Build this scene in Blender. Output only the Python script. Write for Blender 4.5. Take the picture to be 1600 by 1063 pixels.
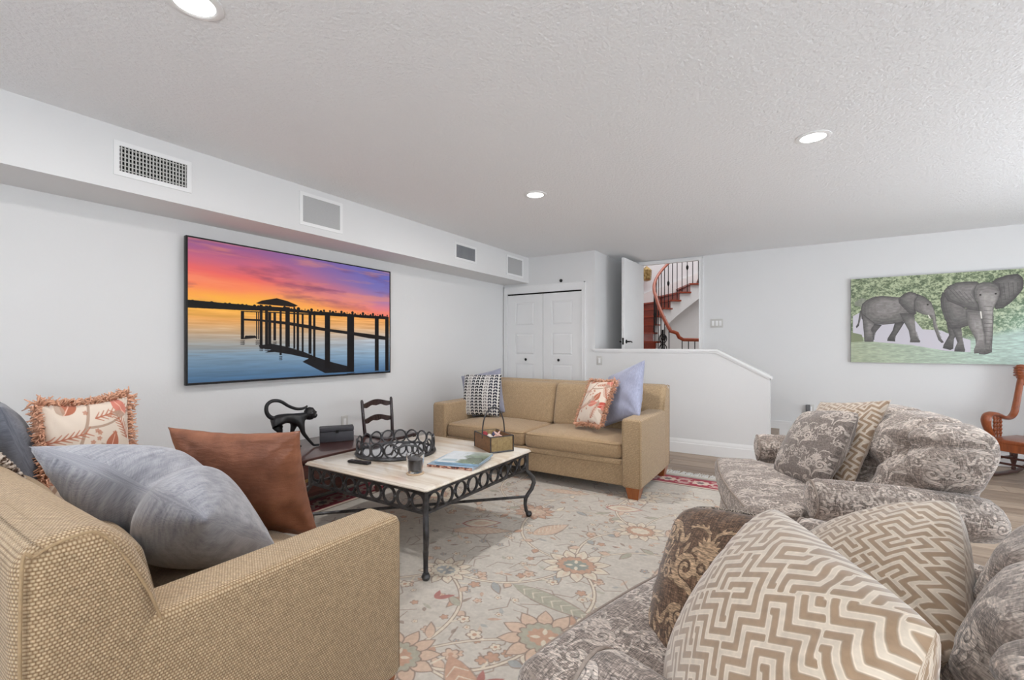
import bpy, math, random
import numpy as np
from mathutils import Vector, Matrix
PI = math.pi
random.seed(7); RNG = np.random.default_rng(7)
SC = bpy.context.scene
COL = SC.collection
for o in list(bpy.data.objects): bpy.data.objects.remove(o)

# ------------------------------------------------------------------ camera, light, exposure
YAW = math.radians(32.4)
cam_d = bpy.data.cameras.new('camera'); cam = bpy.data.objects.new('camera', cam_d); COL.objects.link(cam)
cam.location = (0, 0, 1.25); cam.rotation_euler = (PI/2, 0, YAW)
cam_d.sensor_width = 36; cam_d.lens = 36*717/1600; cam_d.shift_y = 9.5/1600; cam_d.clip_start = 0.03
SC.camera = cam
SC.view_settings.view_transform = 'Standard'; SC.view_settings.look = 'None'
SC.view_settings.exposure = 0.53; SC.view_settings.gamma = 1.0; SC.view_settings.use_curve_mapping = False
world = bpy.data.worlds.new('sky'); SC.world = world; world.use_nodes = True
wn = world.node_tree.nodes; wn['Background'].inputs[0].default_value = (0.80, 0.88, 1.0, 1); wn['Background'].inputs[1].default_value = 1.0

def area(name, loc, rot, sx, sy, power, color=(1, 1, 1), shape='RECTANGLE', spread=PI):
    d = bpy.data.lights.new(name, 'AREA'); d.shape = shape; d.size = sx
    if shape in ('RECTANGLE', 'ELLIPSE'): d.size_y = sy
    d.energy = power; d.color = color; d.spread = spread
    o = bpy.data.objects.new(name, d); COL.objects.link(o); o.location = loc; o.rotation_euler = rot
    return o
# unseen area fills at added windows, tilted up to brighten the ceiling
area('window_fill', (-1.9, -2.38, 1.35), (PI/2+0.85, 0, 0), 1.9, 1.5, 14, (0.90, 0.955, 1.0))
area('window_fill', (1.1, -2.38, 1.35), (PI/2+0.85, 0, 0), 2.2, 1.5, 98, (0.90, 0.955, 1.0))
area('side_fill', (3.36, 3.7, 1.15), (PI/2+0.75, 0, PI/2), 3.2, 2.1, 74, (0.90, 0.955, 1.0))
LAMP_W = 11.0          # each recessed downlight
HALL_W = 95.0        # added area fill under the hall ceiling, without a fixture

# ------------------------------------------------------------------ colours and materials
def lin(c): c = c/255.0; return c/12.92 if c <= 0.04045 else ((c+0.055)/1.055)**2.4
def L(r, g, b): return (lin(r), lin(g), lin(b), 1.0)

class Mat:
    def __init__(s, name, rough=0.6, metal=0.0, spec=0.5, sheen=0.0, coat=0.0):
        s.m = bpy.data.materials.new(name); s.m.use_nodes = True
        s.t = s.m.node_tree; s.n = s.t.nodes; s.b = s.n['Principled BSDF']
        s.b.inputs['Roughness'].default_value = rough; s.b.inputs['Metallic'].default_value = metal
        s.b.inputs['Specular IOR Level'].default_value = spec
        s.b.inputs['Sheen Weight'].default_value = sheen; s.b.inputs['Coat Weight'].default_value = coat
        s._tc = None
    def node(s, typ, **kw):
        x = s.n.new(typ)
        for k, v in kw.items():
            if k in ('operation', 'blend_type', 'data_type', 'projection', 'image', 'wave_type', 'bands_direction', 'interpolation', 'feature', 'projection_blend', 'clamp', 'wave_profile', 'noise_dimensions', 'voronoi_dimensions', 'extension'): setattr(x, k, v)
            else: x.inputs[int(k[1:]) if k[0] == '_' and k[1:].isdigit() else k].default_value = v
        return x
    def link(s, a, b): s.t.links.new(a, b)
    def coord(s, which='Object', scale=(1, 1, 1), rot=(0, 0, 0), loc=(0, 0, 0)):
        if s._tc is None: s._tc = s.n.new('ShaderNodeTexCoord')
        mp = s.n.new('ShaderNodeMapping'); s.link(s._tc.outputs[which], mp.inputs[0])
        mp.inputs['Scale'].default_value = scale; mp.inputs['Rotation'].default_value = rot; mp.inputs['Location'].default_value = loc
        return mp.outputs[0]
    def noise(s, co, scale, detail=3, rough=0.55, dist=0.0):
        x = s.node('ShaderNodeTexNoise', Scale=scale, Detail=detail, Roughness=rough, Distortion=dist); s.link(co, x.inputs['Vector']); return x.outputs['Fac']
    def ramp(s, fac, stops, interp='LINEAR'):
        r = s.n.new('ShaderNodeValToRGB'); r.color_ramp.interpolation = interp
        e = r.color_ramp.elements
        while len(e) < len(stops): e.new(0.5)
        for i, (p, c) in enumerate(stops): e[i].position = p; e[i].color = c
        s.link(fac, r.inputs[0]); return r.outputs[0]
    def mix(s, fac, a, b, mode='MIX'):
        x = s.n.new('ShaderNodeMix'); x.data_type = 'RGBA'; x.blend_type = mode
        for v, i in ((fac, 0), (a, 6), (b, 7)):
            if hasattr(v, 'is_linked'): s.link(v, x.inputs[i])
            else: x.inputs[i].default_value = v
        return x.outputs[2]
    def math(s, op, a, b=0.0):
        x = s.n.new('ShaderNodeMath'); x.operation = op
        for v, i in ((a, 0), (b, 1)):
            if hasattr(v, 'is_linked'): s.link(v, x.inputs[i])
            else: x.inputs[i].default_value = v
        return x.outputs[0]
    def color(s, c):
        if hasattr(c, 'is_linked'): s.link(c, s.b.inputs['Base Color'])
        else: s.b.inputs['Base Color'].default_value = c
        return s
    def rough(s, r): s.link(r, s.b.inputs['Roughness'])
    def bump(s, h, strength=0.3, dist=0.01, prev=None):
        x = s.n.new('ShaderNodeBump'); x.inputs['Strength'].default_value = strength; x.inputs['Distance'].default_value = dist
        s.link(h, x.inputs['Height'])
        if prev is not None: s.link(prev, x.inputs['Normal'])
        s.link(x.outputs[0], s.b.inputs['Normal']); return x.outputs[0]
    def image(s, img, co, box=False, interp='Linear'):
        x = s.n.new('ShaderNodeTexImage'); x.image = img; x.interpolation = interp; x.extension = 'REPEAT'
        if box: x.projection = 'BOX'; x.projection_blend = 0.25
        s.link(co, x.inputs[0]); return x.outputs[0]

def plain(name, c, rough=0.6, metal=0.0, spec=0.5, coat=0.0, var=0.06, vs=6.0, bump=0.0, bs=60.0, sheen=0.0):
    """one colour with slight procedural tone variation and fine relief"""
    m = Mat(name, rough, metal, spec, sheen, coat)
    co = m.coord('Object')
    f = m.noise(co, vs, 4)
    lo = tuple(x*(1-var) for x in c[:3])+(1,); hi = tuple(min(1, x*(1+var)) for x in c[:3])+(1,)
    m.color(m.ramp(f, [(0.3, lo), (0.7, hi)]))
    if bump: m.bump(m.noise(co, bs, 3), bump, 0.004)
    return m

# ------------------------------------------------------------------ painting (in memory, from code only)
class Paint:
    """a small software canvas: polygons, strokes and discs on a numpy array; x to the right, y up, 0..1 units scaled to W,H"""
    def __init__(s, W, H, col, wrap=False):
        s.W, s.H, s.wrap = W, H, wrap
        s.a = np.empty((H, W, 3), np.float32); s.a[:] = np.array(col, np.float32)
    def _win(s, x0, x1, y0, y1):
        x0 = int(math.floor(x0))-1; x1 = int(math.ceil(x1))+2; y0 = int(math.floor(y0))-1; y1 = int(math.ceil(y1))+2
        if not s.wrap:
            x0 = max(0, x0); y0 = max(0, y0); x1 = min(s.W, x1); y1 = min(s.H, y1)
        if x1 <= x0 or y1 <= y0: return None
        return np.arange(x0, x1), np.arange(y0, y1)
    def _blend(s, xs, ys, m, col, al):
        ix = np.ix_(ys % s.H, xs % s.W); m = (m*al)[..., None]
        s.a[ix] = s.a[ix]*(1-m)+np.array(col, np.float32)*m
    def poly(s, pts, col, al=1.0):
        p = np.asarray(pts, np.float32); w = s._win(p[:, 0].min(), p[:, 0].max(), p[:, 1].min(), p[:, 1].max())
        if w is None: return
        xs, ys = w; acc = np.zeros((len(ys), len(xs)), np.float32)
        for ox, oy in ((0.25, 0.25), (0.75, 0.75), (0.25, 0.75), (0.75, 0.25)):
            X = xs[None, :]+ox; Y = ys[:, None]+oy; ins = np.zeros((len(ys), len(xs)), bool)
            j = len(p)-1
            for i in range(len(p)):
                yi, yj = p[i, 1], p[j, 1]
                if yi != yj:
                    c = ((yi > Y) != (yj > Y)); xx = (p[j, 0]-p[i, 0])*(Y-yi)/(yj-yi)+p[i, 0]
                    ins ^= (c & (X < xx))
                j = i
            acc += ins
        s._blend(xs, ys, acc/4, col, al)
    def disc(s, x, y, r, col, al=1.0, soft=0.7):
        w = s._win(x-r, x+r, y-r, y+r)
        if w is None: return
        xs, ys = w; d = np.hypot(xs[None, :]+0.5-x, ys[:, None]+0.5-y)
        s._blend(xs, ys, np.clip((r-d)/soft+0.5, 0, 1), col, al)
    def stroke(s, pts, r0, r1, col, al=1.0, soft=0.7):
        p = np.asarray(pts, np.float32); n = len(p)
        rr = np.interp(np.arange(n), [0, n-1], [r0, r1]) if not callable(r0) else np.array([r0(i/(n-1)) for i in range(n)])
        mr = rr.max(); w = s._win(p[:, 0].min()-mr, p[:, 0].max()+mr, p[:, 1].min()-mr, p[:, 1].max()+mr)
        if w is None: return
        xs, ys = w; X = xs[None, :]+0.5; Y = ys[:, None]+0.5; m = np.zeros((len(ys), len(xs)), np.float32)
        for i in range(n-1):
            a, b = p[i], p[i+1]; d = b-a; l2 = float(d@d)+1e-9
            t = np.clip(((X-a[0])*d[0]+(Y-a[1])*d[1])/l2, 0, 1)
            dist = np.hypot(X-a[0]-t*d[0], Y-a[1]-t*d[1]); r = rr[i]+(rr[i+1]-rr[i])*t
            m = np.maximum(m, np.clip((r-dist)/soft+0.5, 0, 1))
        s._blend(xs, ys, m, col, al)
    def image(s, name, alpha=None):
        im = bpy.data.images.new(name, s.W, s.H); px = np.ones((s.H, s.W, 4), np.float32)
        px[..., :3] = np.clip(s.a, 0, 255)/255.0
        im.pixels.foreach_set(px.ravel()); im.update(); return im

def fbm(W, H, fx, fy, octv=5, seed=0, pers=0.55, tile=True):
    r = np.random.default_rng(seed); out = np.zeros((H, W), np.float32); amp = 1.0; tot = 0
    for o in range(octv):
        gx, gy = max(1, int(fx*2**o)), max(1, int(fy*2**o))
        g = r.random((gy, gx)).astype(np.float32)
        x = np.arange(W)/W*gx; y = np.arange(H)/H*gy
        x0 = x.astype(int); y0 = y.astype(int); tx = x-x0; ty = y-y0
        tx = tx*tx*(3-2*tx); ty = ty*ty*(3-2*ty)
        x0 %= gx; y0 %= gy; x1 = (x0+1) % gx; y1 = (y0+1) % gy
        a = g[np.ix_(y0, x0)]; b = g[np.ix_(y0, x1)]; c = g[np.ix_(y1, x0)]; d = g[np.ix_(y1, x1)]
        v = (a*(1-tx)+b*tx)*(1-ty)[:, None]+(c*(1-tx)+d*tx)*ty[:, None]
        out += v*amp; tot += amp; amp *= pers
    return out/tot

def spiral(cx, cy, r0, r1, a0, turns, n=40):
    return [(cx+(r0+(r1-r0)*t)*math.cos(a0+turns*2*PI*t), cy+(r0+(r1-r0)*t)*math.sin(a0+turns*2*PI*t)) for t in np.linspace(0, 1, n)]
def leaf(cx, cy, ang, l, w, n=10, bend=0.0):
    up = []; dn = []
    for t in np.linspace(0, 1, n):
        ww = w*math.sin(PI*t**0.8)*0.5; x = l*t; y = bend*l*t*t
        up.append((x, y+ww)); dn.append((x, y-ww))
    c, s_ = math.cos(ang), math.sin(ang)
    return [(cx+x*c-y*s_, cy+x*s_+y*c) for x, y in up+dn[::-1]]
def bez(p0, p1, p2, n=14):
    return [((1-t)**2*p0[0]+2*t*(1-t)*p1[0]+t*t*p2[0], (1-t)**2*p0[1]+2*t*(1-t)*p1[1]+t*t*p2[1]) for t in np.linspace(0, 1, n)]
def flower_pts(cx, cy, r, n, depth=0.25, ph=0.0, m=60, asp=1.0, ang=0.0, sharp=1.0):
    out = []
    for k in range(m):
        a = 2*PI*k/m; q = abs(math.cos(n*a/2+ph))**sharp; rr = r*(1-depth+depth*q)
        x, y = rr*math.cos(a), rr*math.sin(a)*asp
        out.append((cx+x*math.cos(ang)-y*math.sin(ang), cy+x*math.sin(ang)+y*math.cos(ang)))
    return out

def paint_weave():
    N = 8; W = 128; p = Paint(W, W, (0, 0, 0)); y, x = np.mgrid[0:W, 0:W]/W*N
    row = np.floor(y); xs = x+0.5*(row % 2)
    fx = np.abs(np.sin(PI*xs)); fy = np.abs(np.sin(PI*y))
    h = (fx**0.6)*(fy**0.7)
    n = fbm(W, W, 16, 16, 3, 3)
    rnd = np.random.default_rng(5).random((N, N)); tone = rnd[(row.astype(int) % N), (np.floor(xs).astype(int) % N)]
    v = np.clip(h*0.95+0.25*(n-0.5), 0, 1)
    dark = np.array((136, 107, 77)); light = np.array((224, 203, 170))  # dark tan between the knobs paints in the shade of the weave
    p.a[:] = dark+(light-dark)*(v*(0.86+0.2*tone))[..., None]
    return p.image('basket_weave')

def damask_mask(W):
    """symmetrical scrolling damask, half-drop repeat, 1 = light figure, 0 = ground"""
    p = Paint(W, W, (0, 0, 0), wrap=True); u = W/100.0
    def S(pts, r0, r1, v=1): p.stroke([(x*u, y*u) for x, y in pts], r0*u, r1*u, (v, v, v), soft=1.5)
    def P_(pts, v=1): p.poly([(x*u, y*u) for x, y in pts], (v, v, v))
    for ox, oy in ((0, 0), (50, 50)):
        for sx in (1, -1):
            X = lambda pts: [(ox+sx*x, oy+y) for x, y in pts]
            # big scroll pair with leaves growing from the outside of the coil
            S(X(spiral(12, 8, 9.5, 1.5, -PI/2, 1.6)), 2.6, 1.3)
            S(X(bez((12, -1.5), (2, -2), (1.5, -14))), 2.4, 1.0)
            for k in range(6):
                a = -0.9+k*0.62; P_(X(leaf(12+10*math.cos(a), 8+10*math.sin(a), a+0.7, 8.5, 3.6, bend=0.25)))
            S(X(spiral(11, -21, 6.5, 1.2, PI/2, -1.4)), 2.0, 1.0)
            S(X(bez((11, -14.5), (20, -13), (24, -24))), 1.8, 0.6)
            for k in range(4):
                a = 0.4-k*0.6; P_(X(leaf(11+7*math.cos(a), -21+7*math.sin(a), a-0.5, 6.5, 3.0, bend=-0.25)))
            # acanthus fan
            for k in range(5):
                a = PI/2-0.10-k*0.34; P_(X(leaf(0, 18, a, 15-1.3*k, 3.9, bend=-0.12)))
            P_(X(leaf(22, 22, 0.8, 11, 4.5, bend=0.2))); P_(X(leaf(22, 22, 2.1, 9, 4, bend=-0.2)))
            for k in range(3):
                a = -PI/2+0.15+0.5*k; P_(X(leaf(0, -27, a, 10-k, 3.2, bend=0.15)))
        for sx in (1, -1):
            X = lambda pts: [(ox+sx*x, oy+y) for x, y in pts]
            S(X(spiral(29, 2, 5.0, 0.8, 0, 1.3)), 1.4, 0.7); S(X(bez((34, 2), (36, 12), (30, 20))), 1.2, 0.5)
            for k in range(5):
                a = -0.3+k*0.75; P_(X(leaf(29+5.6*math.cos(a), 2+5.6*math.sin(a), a+0.6, 5.5, 2.4, bend=0.3)))
            S(X(bez((3, 32), (12, 38), (20, 33))), 1.3, 0.5)
            for k in range(4): P_(X(leaf(5+4*k, 33.5+1.2*k-0.35*k*k, 1.0-0.3*k, 5, 2.0)))
            for k in range(4): P_(X(leaf(4+3*k, -33-1.5*k, -0.9+0.4*k, 6, 2.4, bend=0.2)))
        P_(flower_pts(ox, oy+10, 7.0, 8, 0.32)); P_(flower_pts(ox, oy+10, 3.6, 8, 0.2), 0); P_(flower_pts(ox, oy+10, 2.2, 6, 0.2), 1)
        P_(flower_pts(ox, oy-22, 5.0, 6, 0.3)); P_(flower_pts(ox, oy-22, 1.8, 6, 0.2), 0)
    m = p.a[..., 0].copy()
    return m

def paint_damask(name, m, ground, figure, thread=0.25, seed=1, outline=0.55):
    W = m.shape[0]; p = Paint(W, W, ground); n = fbm(W, W, 40, 200, 2, seed); n2 = fbm(W, W, 6, 6, 3, seed+1); n3 = fbm(W, W, 220, 30, 2, seed+2)
    # a darker line follows each edge of the figure as in a jacquard weave
    e = np.abs(m-np.roll(m, 3, 0))+np.abs(m-np.roll(m, 3, 1)); e = np.clip(e, 0, 1)
    g = np.array(ground, np.float32); f = np.array(figure, np.float32)
    inner = np.clip(m*(0.78+0.5*(n2-0.5))+0.20*(n-0.5), 0, 1)
    a = g+(f-g)*inner[..., None]
    a *= (1-outline*0.45*e)[..., None]
    a *= (1+thread*(n-0.5)*1.6)[..., None]; a *= (1+thread*(n3-0.5)*(1-m)*1.6)[..., None]
    p.a[:] = a; return p.image(name)

def paint_fret():
    """interlocking stepped meander: cut-velvet ridges; grey level = ridge height"""
    C = 24; S = 20; W = C*S; y, x = np.mgrid[0:W, 0:W]/S
    # nested steps, mirrored from block to block so that the cords close into hooks and T shapes
    bx, by = np.floor(x/8), np.floor(y/8); sg = np.where((bx+by) % 2 == 0, 1.0, -1.0); lx = np.where(sg > 0, x, -x); ly = y+2.0*(bx % 3)
    d = lx-ly; e = lx+ly; tri = np.abs((d % 8)-4)
    big = 0.5+0.5*np.sin((e-tri+1.0)*2*PI/4)
    for _ in range(3): big = (big+np.roll(big, 2, 0)+np.roll(big, -2, 0)+np.roll(big, 2, 1)+np.roll(big, -2, 1))/5
    big = np.clip((big-0.5)*1.25+0.5, 0, 1)
    p = Paint(W, W, (0, 0, 0)); n = fbm(W, W, 24, 24, 4, 9)
    lo = np.array((154, 128, 102)); hi = np.array((204, 190, 172))
    v = np.clip((big-0.25)*2.0, 0, 1); a = lo+(hi-lo)*v[..., None]
    edge = np.clip(1-np.abs(big-0.5)*3.2, 0, 1); a = a+np.array((26, 24, 22))*(np.clip(1-np.abs(big-0.72)*5, 0, 1))[..., None]; a = a*(1-0.10*edge[..., None]); a *= (0.92+0.16*n)[..., None]  # pale rims are highlights painted along the ridge edges
    p.a[:] = a; im = p.image('fret_velvet')
    h = Paint(W, W, (0, 0, 0)); h.a[:] = (v*235+10)[..., None]; hm = h.image('fret_height'); hm.colorspace_settings.name = 'Non-Color'
    return im, hm

def paint_bw():
    W = 256; p = Paint(W, W, (214, 212, 208)); r = random.Random(3); cw = W/8
    for c in range(8):
        kind = [0, 1, 0, 2, 0, 1, 2, 0][c]; dk = [(38, 40, 48), (92, 84, 88), (60, 62, 74), (48, 50, 66), (52, 52, 58), (120, 116, 116), (60, 62, 72), (36, 38, 44)][c]
        n = 13
        for k in range(n):
            y = (k+0.5)/n*W
            for q in (0.27, 0.70):
                x = (c+q)*cw+r.uniform(-1, 1); sl = (1 if q < 0.5 else -1)*3.0
                p.stroke([(x-cw*0.08, y-sl), (x+cw*0.08, y+sl)], 5.0 if kind != 1 else 3.0, 4.0 if kind != 1 else 2.4, dk, soft=1.4)
        p.stroke([(c*cw+1, 0), (c*cw+1, W)], 2.2, 2.2, (236, 234, 230))
    return p.image('chunky_woven')

def paint_floral():
    W = 256; p = Paint(W, W, (220, 205, 190)); r = random.Random(11)
    rust = (176, 108, 84); pink = (206, 128, 112); red = (192, 84, 72); tau = (176, 150, 132)
    p.stroke(bez((30, 10), (90, 120), (130, 250)), 4, 3, tau); p.stroke(bez((110, 180), (180, 170), (240, 240)), 3, 2, tau)
    for cx, cy, a, l in ((60, 70, 0.4, 90), (20, 150, 0.2, 85), (150, 30, 1.2, 80), (130, 200, 0.2, 90), (200, 140, 1.9, 70)):
        for k in range(9):
            t = k/8; x, y = cx+math.cos(a)*l*t, cy+math.sin(a)*l*t
            for sg in (1, -1): p.stroke([(x, y), (x+18*math.cos(a+sg*0.7), y+18*math.sin(a+sg*0.7))], 1.8, 0.8, rust, 0.8)
        p.stroke([(cx, cy), (cx+math.cos(a)*l, cy+math.sin(a)*l)], 1.5, 1, rust)
    for cx, cy, a, c in ((150, 110, 1.2, rust), (175, 85, 0.6, red), (120, 90, 0.3, pink), (200, 200, 2.0, pink), (70, 215, 0.9, rust), (215, 60, 1.8, pink), (55, 120, 2.6, pink), (230, 110, 0.9, red)):
        q = leaf(cx, cy, a, 56, 30); p.poly(q, c); p.stroke([(cx, cy), (cx+50*math.cos(a), cy+50*math.sin(a))], 1.3, 0.6, (230, 190, 170))
        p.poly(leaf(cx, cy, a+0.9, 34, 18), tau, 0.8)
    for k in range(22):
        x, y = r.uniform(0, W), r.uniform(0, W); p.poly(flower_pts(x, y, 6, 5, 0.4), rust, 0.6)
    return p.image('leaf_print')

def paint_rug():
    X0, X1, Y0, Y1 = -3.42, 0.42, -0.95, 4.62; PPM = 330
    W, H = int((X1-X0)*PPM), int((Y1-Y0)*PPM); field = np.array((194, 187, 177), np.float32)
    p = Paint(W, H, field)
    n = fbm(W, H, 7, 10, 5, 21); n2 = fbm(W, H, 60, 300, 3, 22)
    p.a += ((n-0.5)*30)[..., None]*np.array((1.0, 1.0, 1.05)); p.a += ((n2-0.5)*16)[..., None]
    q = lambda x, y: ((x-X0)*PPM, (y-Y0)*PPM)
    brown = (104, 78, 66); cream = (222, 208, 184); rust = (178, 122, 92); peach = (206, 166, 138); teal = (104, 116, 110); red = (150, 62, 56); sage = (146, 144, 124); blu = (132, 138, 142)
    r = random.Random(5)
    def out(fn, col, w=1.0, oc=brown):
        p.poly(fn(1.0), oc); p.poly(fn(-1.0), col)
    def petal_ring(cx, cy, R, n, l, w, col, oc=brown, asp=1.0, a0=0.0):
        for k in range(n):
            a = a0+2*PI*k/n; x, y = cx+R*math.cos(a), cy+R*math.sin(a)*asp
            for dl, c in ((0.012, oc), (0, col)):
                p.poly([q(*z) for z in leaf(x-dl*math.cos(a)*0.6, y-dl*math.sin(a)*0.6, a, l+dl*1.2, w+dl)], c)
            p.poly([q(*z) for z in leaf(x, y, a+0.12, l*0.7, w*0.35)], peach, 0.6)
    def palmette(cx, cy, s=1.0, core=teal, ring=rust, pet=cream, a0=0.0):
        petal_ring(cx, cy, 0.10*s, 11, 0.15*s, 0.085*s, pet, brown, 0.9, a0)
        p.poly([q(*z) for z in flower_pts(cx, cy, 0.155*s, 14, 0.22, sharp=0.6, asp=0.85)], brown)
        p.poly([q(*z) for z in flower_pts(cx, cy, 0.145*s, 14, 0.22, sharp=0.6, asp=0.85)], ring)
        p.poly([q(*z) for z in flower_pts(cx, cy, 0.10*s, 12, 0.2, asp=0.75)], core)
        for k in range(4): 
            a = k*PI/2+0.4; p.poly([q(*z) for z in leaf(cx+0.02*s*math.cos(a), cy+0.02*s*math.sin(a), a, 0.06*s, 0.028*s)], cream)
    def small(cx, cy, s=1.0, col=peach, n=5):
        p.poly([q(*z) for z in flower_pts(cx, cy, 0.040*s, n, 0.42, asp=0.9)], brown); p.poly([q(*z) for z in flower_pts(cx, cy, 0.033*s, n, 0.42, asp=0.9)], col); p.disc(*q(cx, cy), 0.010*s*PPM, rust)
    def vine(a, b, c, w=0.008):
        P_ = [q(*z) for z in bez(a, b, c, 18)]; p.stroke(P_, (w+0.0045)*PPM, (w*0.55+0.004)*PPM, brown, 0.8); p.stroke(P_, w*PPM, w*0.55*PPM, cream)
        Q = bez(a, b, c, 18)
        for k in range(3, 17, 3):
            dx, dy = Q[k+1 if k < 17 else k][0]-Q[k-1][0], Q[k+1 if k < 17 else k][1]-Q[k-1][1]; an = math.atan2(dy, dx); sg = 1 if k % 2 else -1
            an2 = an+sg*r.uniform(0.6, 1.1); x, y = Q[k]; l = r.uniform(0.05, 0.12)
            kind = r.random()
            if kind < 0.55:
                c_ = r.choice([sage, rust, peach, blu, cream, peach]); p.poly([q(*z) for z in leaf(x, y, an2, l+0.012, 0.05)], brown, 0.8); p.poly([q(*z) for z in leaf(x, y, an2, l, 0.040)], c_)
            else:
                x2, y2 = x+l*math.cos(an2), y+l*math.sin(an2); p.stroke([q(x, y), q(x2, y2)], 0.006*PPM, 0.004*PPM, cream); small(x2, y2, r.uniform(0.7, 1.1), r.choice([cream, peach, rust, cream]))
    def feather(x, y, a, l, w, col):
        p.poly([q(*z) for z in leaf(x, y, a, l*1.05, w*1.15)], brown, 0.7); p.poly([q(*z) for z in leaf(x, y, a, l, w)], col)
        for k in range(7):
            t = 0.15+k*0.11; xx, yy = x+l*t*math.cos(a), y+l*t*math.sin(a)
            for sg in (1, -1): p.stroke([q(xx, yy), q(xx+w*0.5*math.cos(a+sg*0.8), yy+w*0.5*math.sin(a+sg*0.8))], 1.2, 0.8, cream, 0.8)
    # scatter of small blossoms, leaves and sprigs over the field
    for k in range(1500):
        x, y = r.uniform(X0+0.5, X1-0.5), r.uniform(Y0+0.5, Y1-0.5); t = r.random()
        if t < 0.4: p.poly([q(*z) for z in leaf(x, y, r.uniform(0, 6.3), r.uniform(0.03, 0.075), 0.020)], r.choice([sage, blu, peach, rust, brown]), 0.75)
        elif t < 0.75: small(x, y, r.uniform(0.4, 0.75), r.choice([cream, peach, rust, cream, blu]))
        else:
            a = r.uniform(0, 6.3); p.stroke([q(x, y), q(x+0.09*math.cos(a), y+0.09*math.sin(a)), q(x+0.15*math.cos(a+0.5), y+0.15*math.sin(a+0.5))], 1.3, 0.8, brown, 0.7)
    # main vines
    nodes = [(-1.085, 2.385), (-0.93, 1.72), (-1.695, 2.983), (-1.672, 1.95), (-0.922, 3.052), (-2.32, 4.0), (-1.37, 1.30), (-0.45, 2.75), (-1.15, 3.75), (-2.6, 2.9), (-2.4, 1.7), (-0.4, 1.6), (-0.7, 0.9), (-1.6, 0.7), (-2.5, 0.6), (-0.35, 3.7), (-2.9, 3.7), (-0.3, 0.2), (-1.2, 0.0), (-2.2, -0.2)]
    for i, a in enumerate(nodes):
        ds = sorted(range(len(nodes)), key=lambda j: (nodes[j][0]-a[0])**2+(nodes[j][1]-a[1])**2)
        for j in ds[1:4]:
            b = nodes[j]; mx, my = (a[0]+b[0])/2, (a[1]+b[1])/2; dx, dy = b[0]-a[0], b[1]-a[1]; sg = 0.45 if i < j else -0.45
            vine(a, (mx-dy*sg, my+dx*sg), b)
    feather(-1.50, 2.62, 1.15, 0.30, 0.13, peach); feather(-1.28, 2.02, -0.15, 0.52, 0.10, sage); feather(-1.2, 1.42, -0.6, 0.5, 0.12, rust); feather(-0.55, 2.2, 1.9, 0.4, 0.12, peach); feather(-2.0, 2.4, 0.5, 0.4, 0.12, peach); feather(-1.9, 3.5, 0.2, 0.4, 0.1, peach)
    for i, (x, y) in enumerate(nodes):
        s = [0.78, 0.8, 0.62, 0.6, 0.66, 0.62, 0.7, 0.62][i % 8]
        palmette(x, y, s, [teal, rust, peach, blu, cream][i % 5], [rust, sage, peach, cream, rust][i % 5], [cream, peach, rust, cream, cream][i % 5], i*0.3)
    for x, y, a in ((-1.152, 3.408, 0.3), (-0.75, 2.0, 1.0), (-1.9, 2.6, 0.6)):
        for s, c in ((1.0, red), (0.88, cream), (0.45, peach)): p.poly([q(*z) for z in leaf(x-0.14*s*math.cos(a), y-0.14*s*math.sin(a), a, 0.28*s, 0.15*s)], c)
    for x, y in ((-1.525, 1.7), (-0.62, 3.35), (-0.30, 3.30), (-1.0, 1.35)): p.poly([q(*z) for z in leaf(x, y, 0.9, 0.10, 0.035)], red); p.poly([q(*z) for z in leaf(x, y, 2.0, 0.08, 0.03)], red)
    soft = field+((n-0.5)*26)[..., None]+((n2-0.5)*14)[..., None]; p.a = p.a*0.55+soft*0.45
    # border: cream guard, crimson band with pale blossoms, pale edge
    def band(d0, d1, col, al=1.0):
        a0, b0 = d0*PPM, d1*PPM; a0 = int(a0); b0 = int(b0); m = np.zeros((H, W), np.float32)
        m[a0:H-a0, a0:W-a0] = 1; m[b0:H-b0, b0:W-b0] = 0
        p.a[:] = p.a*(1-al*m[..., None])+np.array(col, np.float32)*al*m[..., None]
    band(0, 0.05, (200, 194, 182)); band(0.05, 0.085, (150, 140, 132)); band(0.085, 0.33, (158, 36, 58)); band(0.33, 0.36, (206, 190, 172)); band(0.36, 0.375, (120, 100, 92))
    per = 0.30
    def border_bit(x, y, a):
        cs, sn = math.cos(a), math.sin(a); T = lambda u_, v_: (x+u_*cs-v_*sn, y+u_*sn+v_*cs)
        p.poly([q(*T(*z)) for z in flower_pts(0, 0, 0.088, 8, 0.3, asp=0.8)], (214, 190, 176)); p.poly([q(*T(*z)) for z in flower_pts(0, 0, 0.035, 6, 0.3)], (120, 106, 104))
        for sg in (1, -1):
            p.stroke([q(*T(*z)) for z in bez((sg*0.09, 0.0), (sg*0.13, 0.10), (sg*0.2, 0.07))], 4.5, 2.5, (208, 180, 168)); p.stroke([q(*T(*z)) for z in bez((sg*0.09, 0.0), (sg*0.13, -0.10), (sg*0.2, -0.07))], 4.5, 2.5, (208, 180, 168))
            p.poly([q(*T(*z)) for z in leaf(sg*0.11, 0.02, 0.9 if sg > 0 else 2.2, 0.08, 0.04)], (196, 150, 146)); p.poly([q(*T(*z)) for z in leaf(sg*0.11, -0.02, -0.9 if sg > 0 else -2.2, 0.08, 0.04)], (196, 150, 146))
    k = int((X1-X0)/per)
    for i in range(k):
        x = X0+0.2+(X1-X0-0.4)*(i+0.5)/k
        border_bit(x, Y1-0.207, 0); border_bit(x, Y0+0.207, 0)
    k = int((Y1-Y0)/per)
    for i in range(k):
        y = Y0+0.2+(Y1-Y0-0.4)*(i+0.5)/k
        border_bit(X0+0.207, y, PI/2); border_bit(X1-0.207, y, PI/2)
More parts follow.
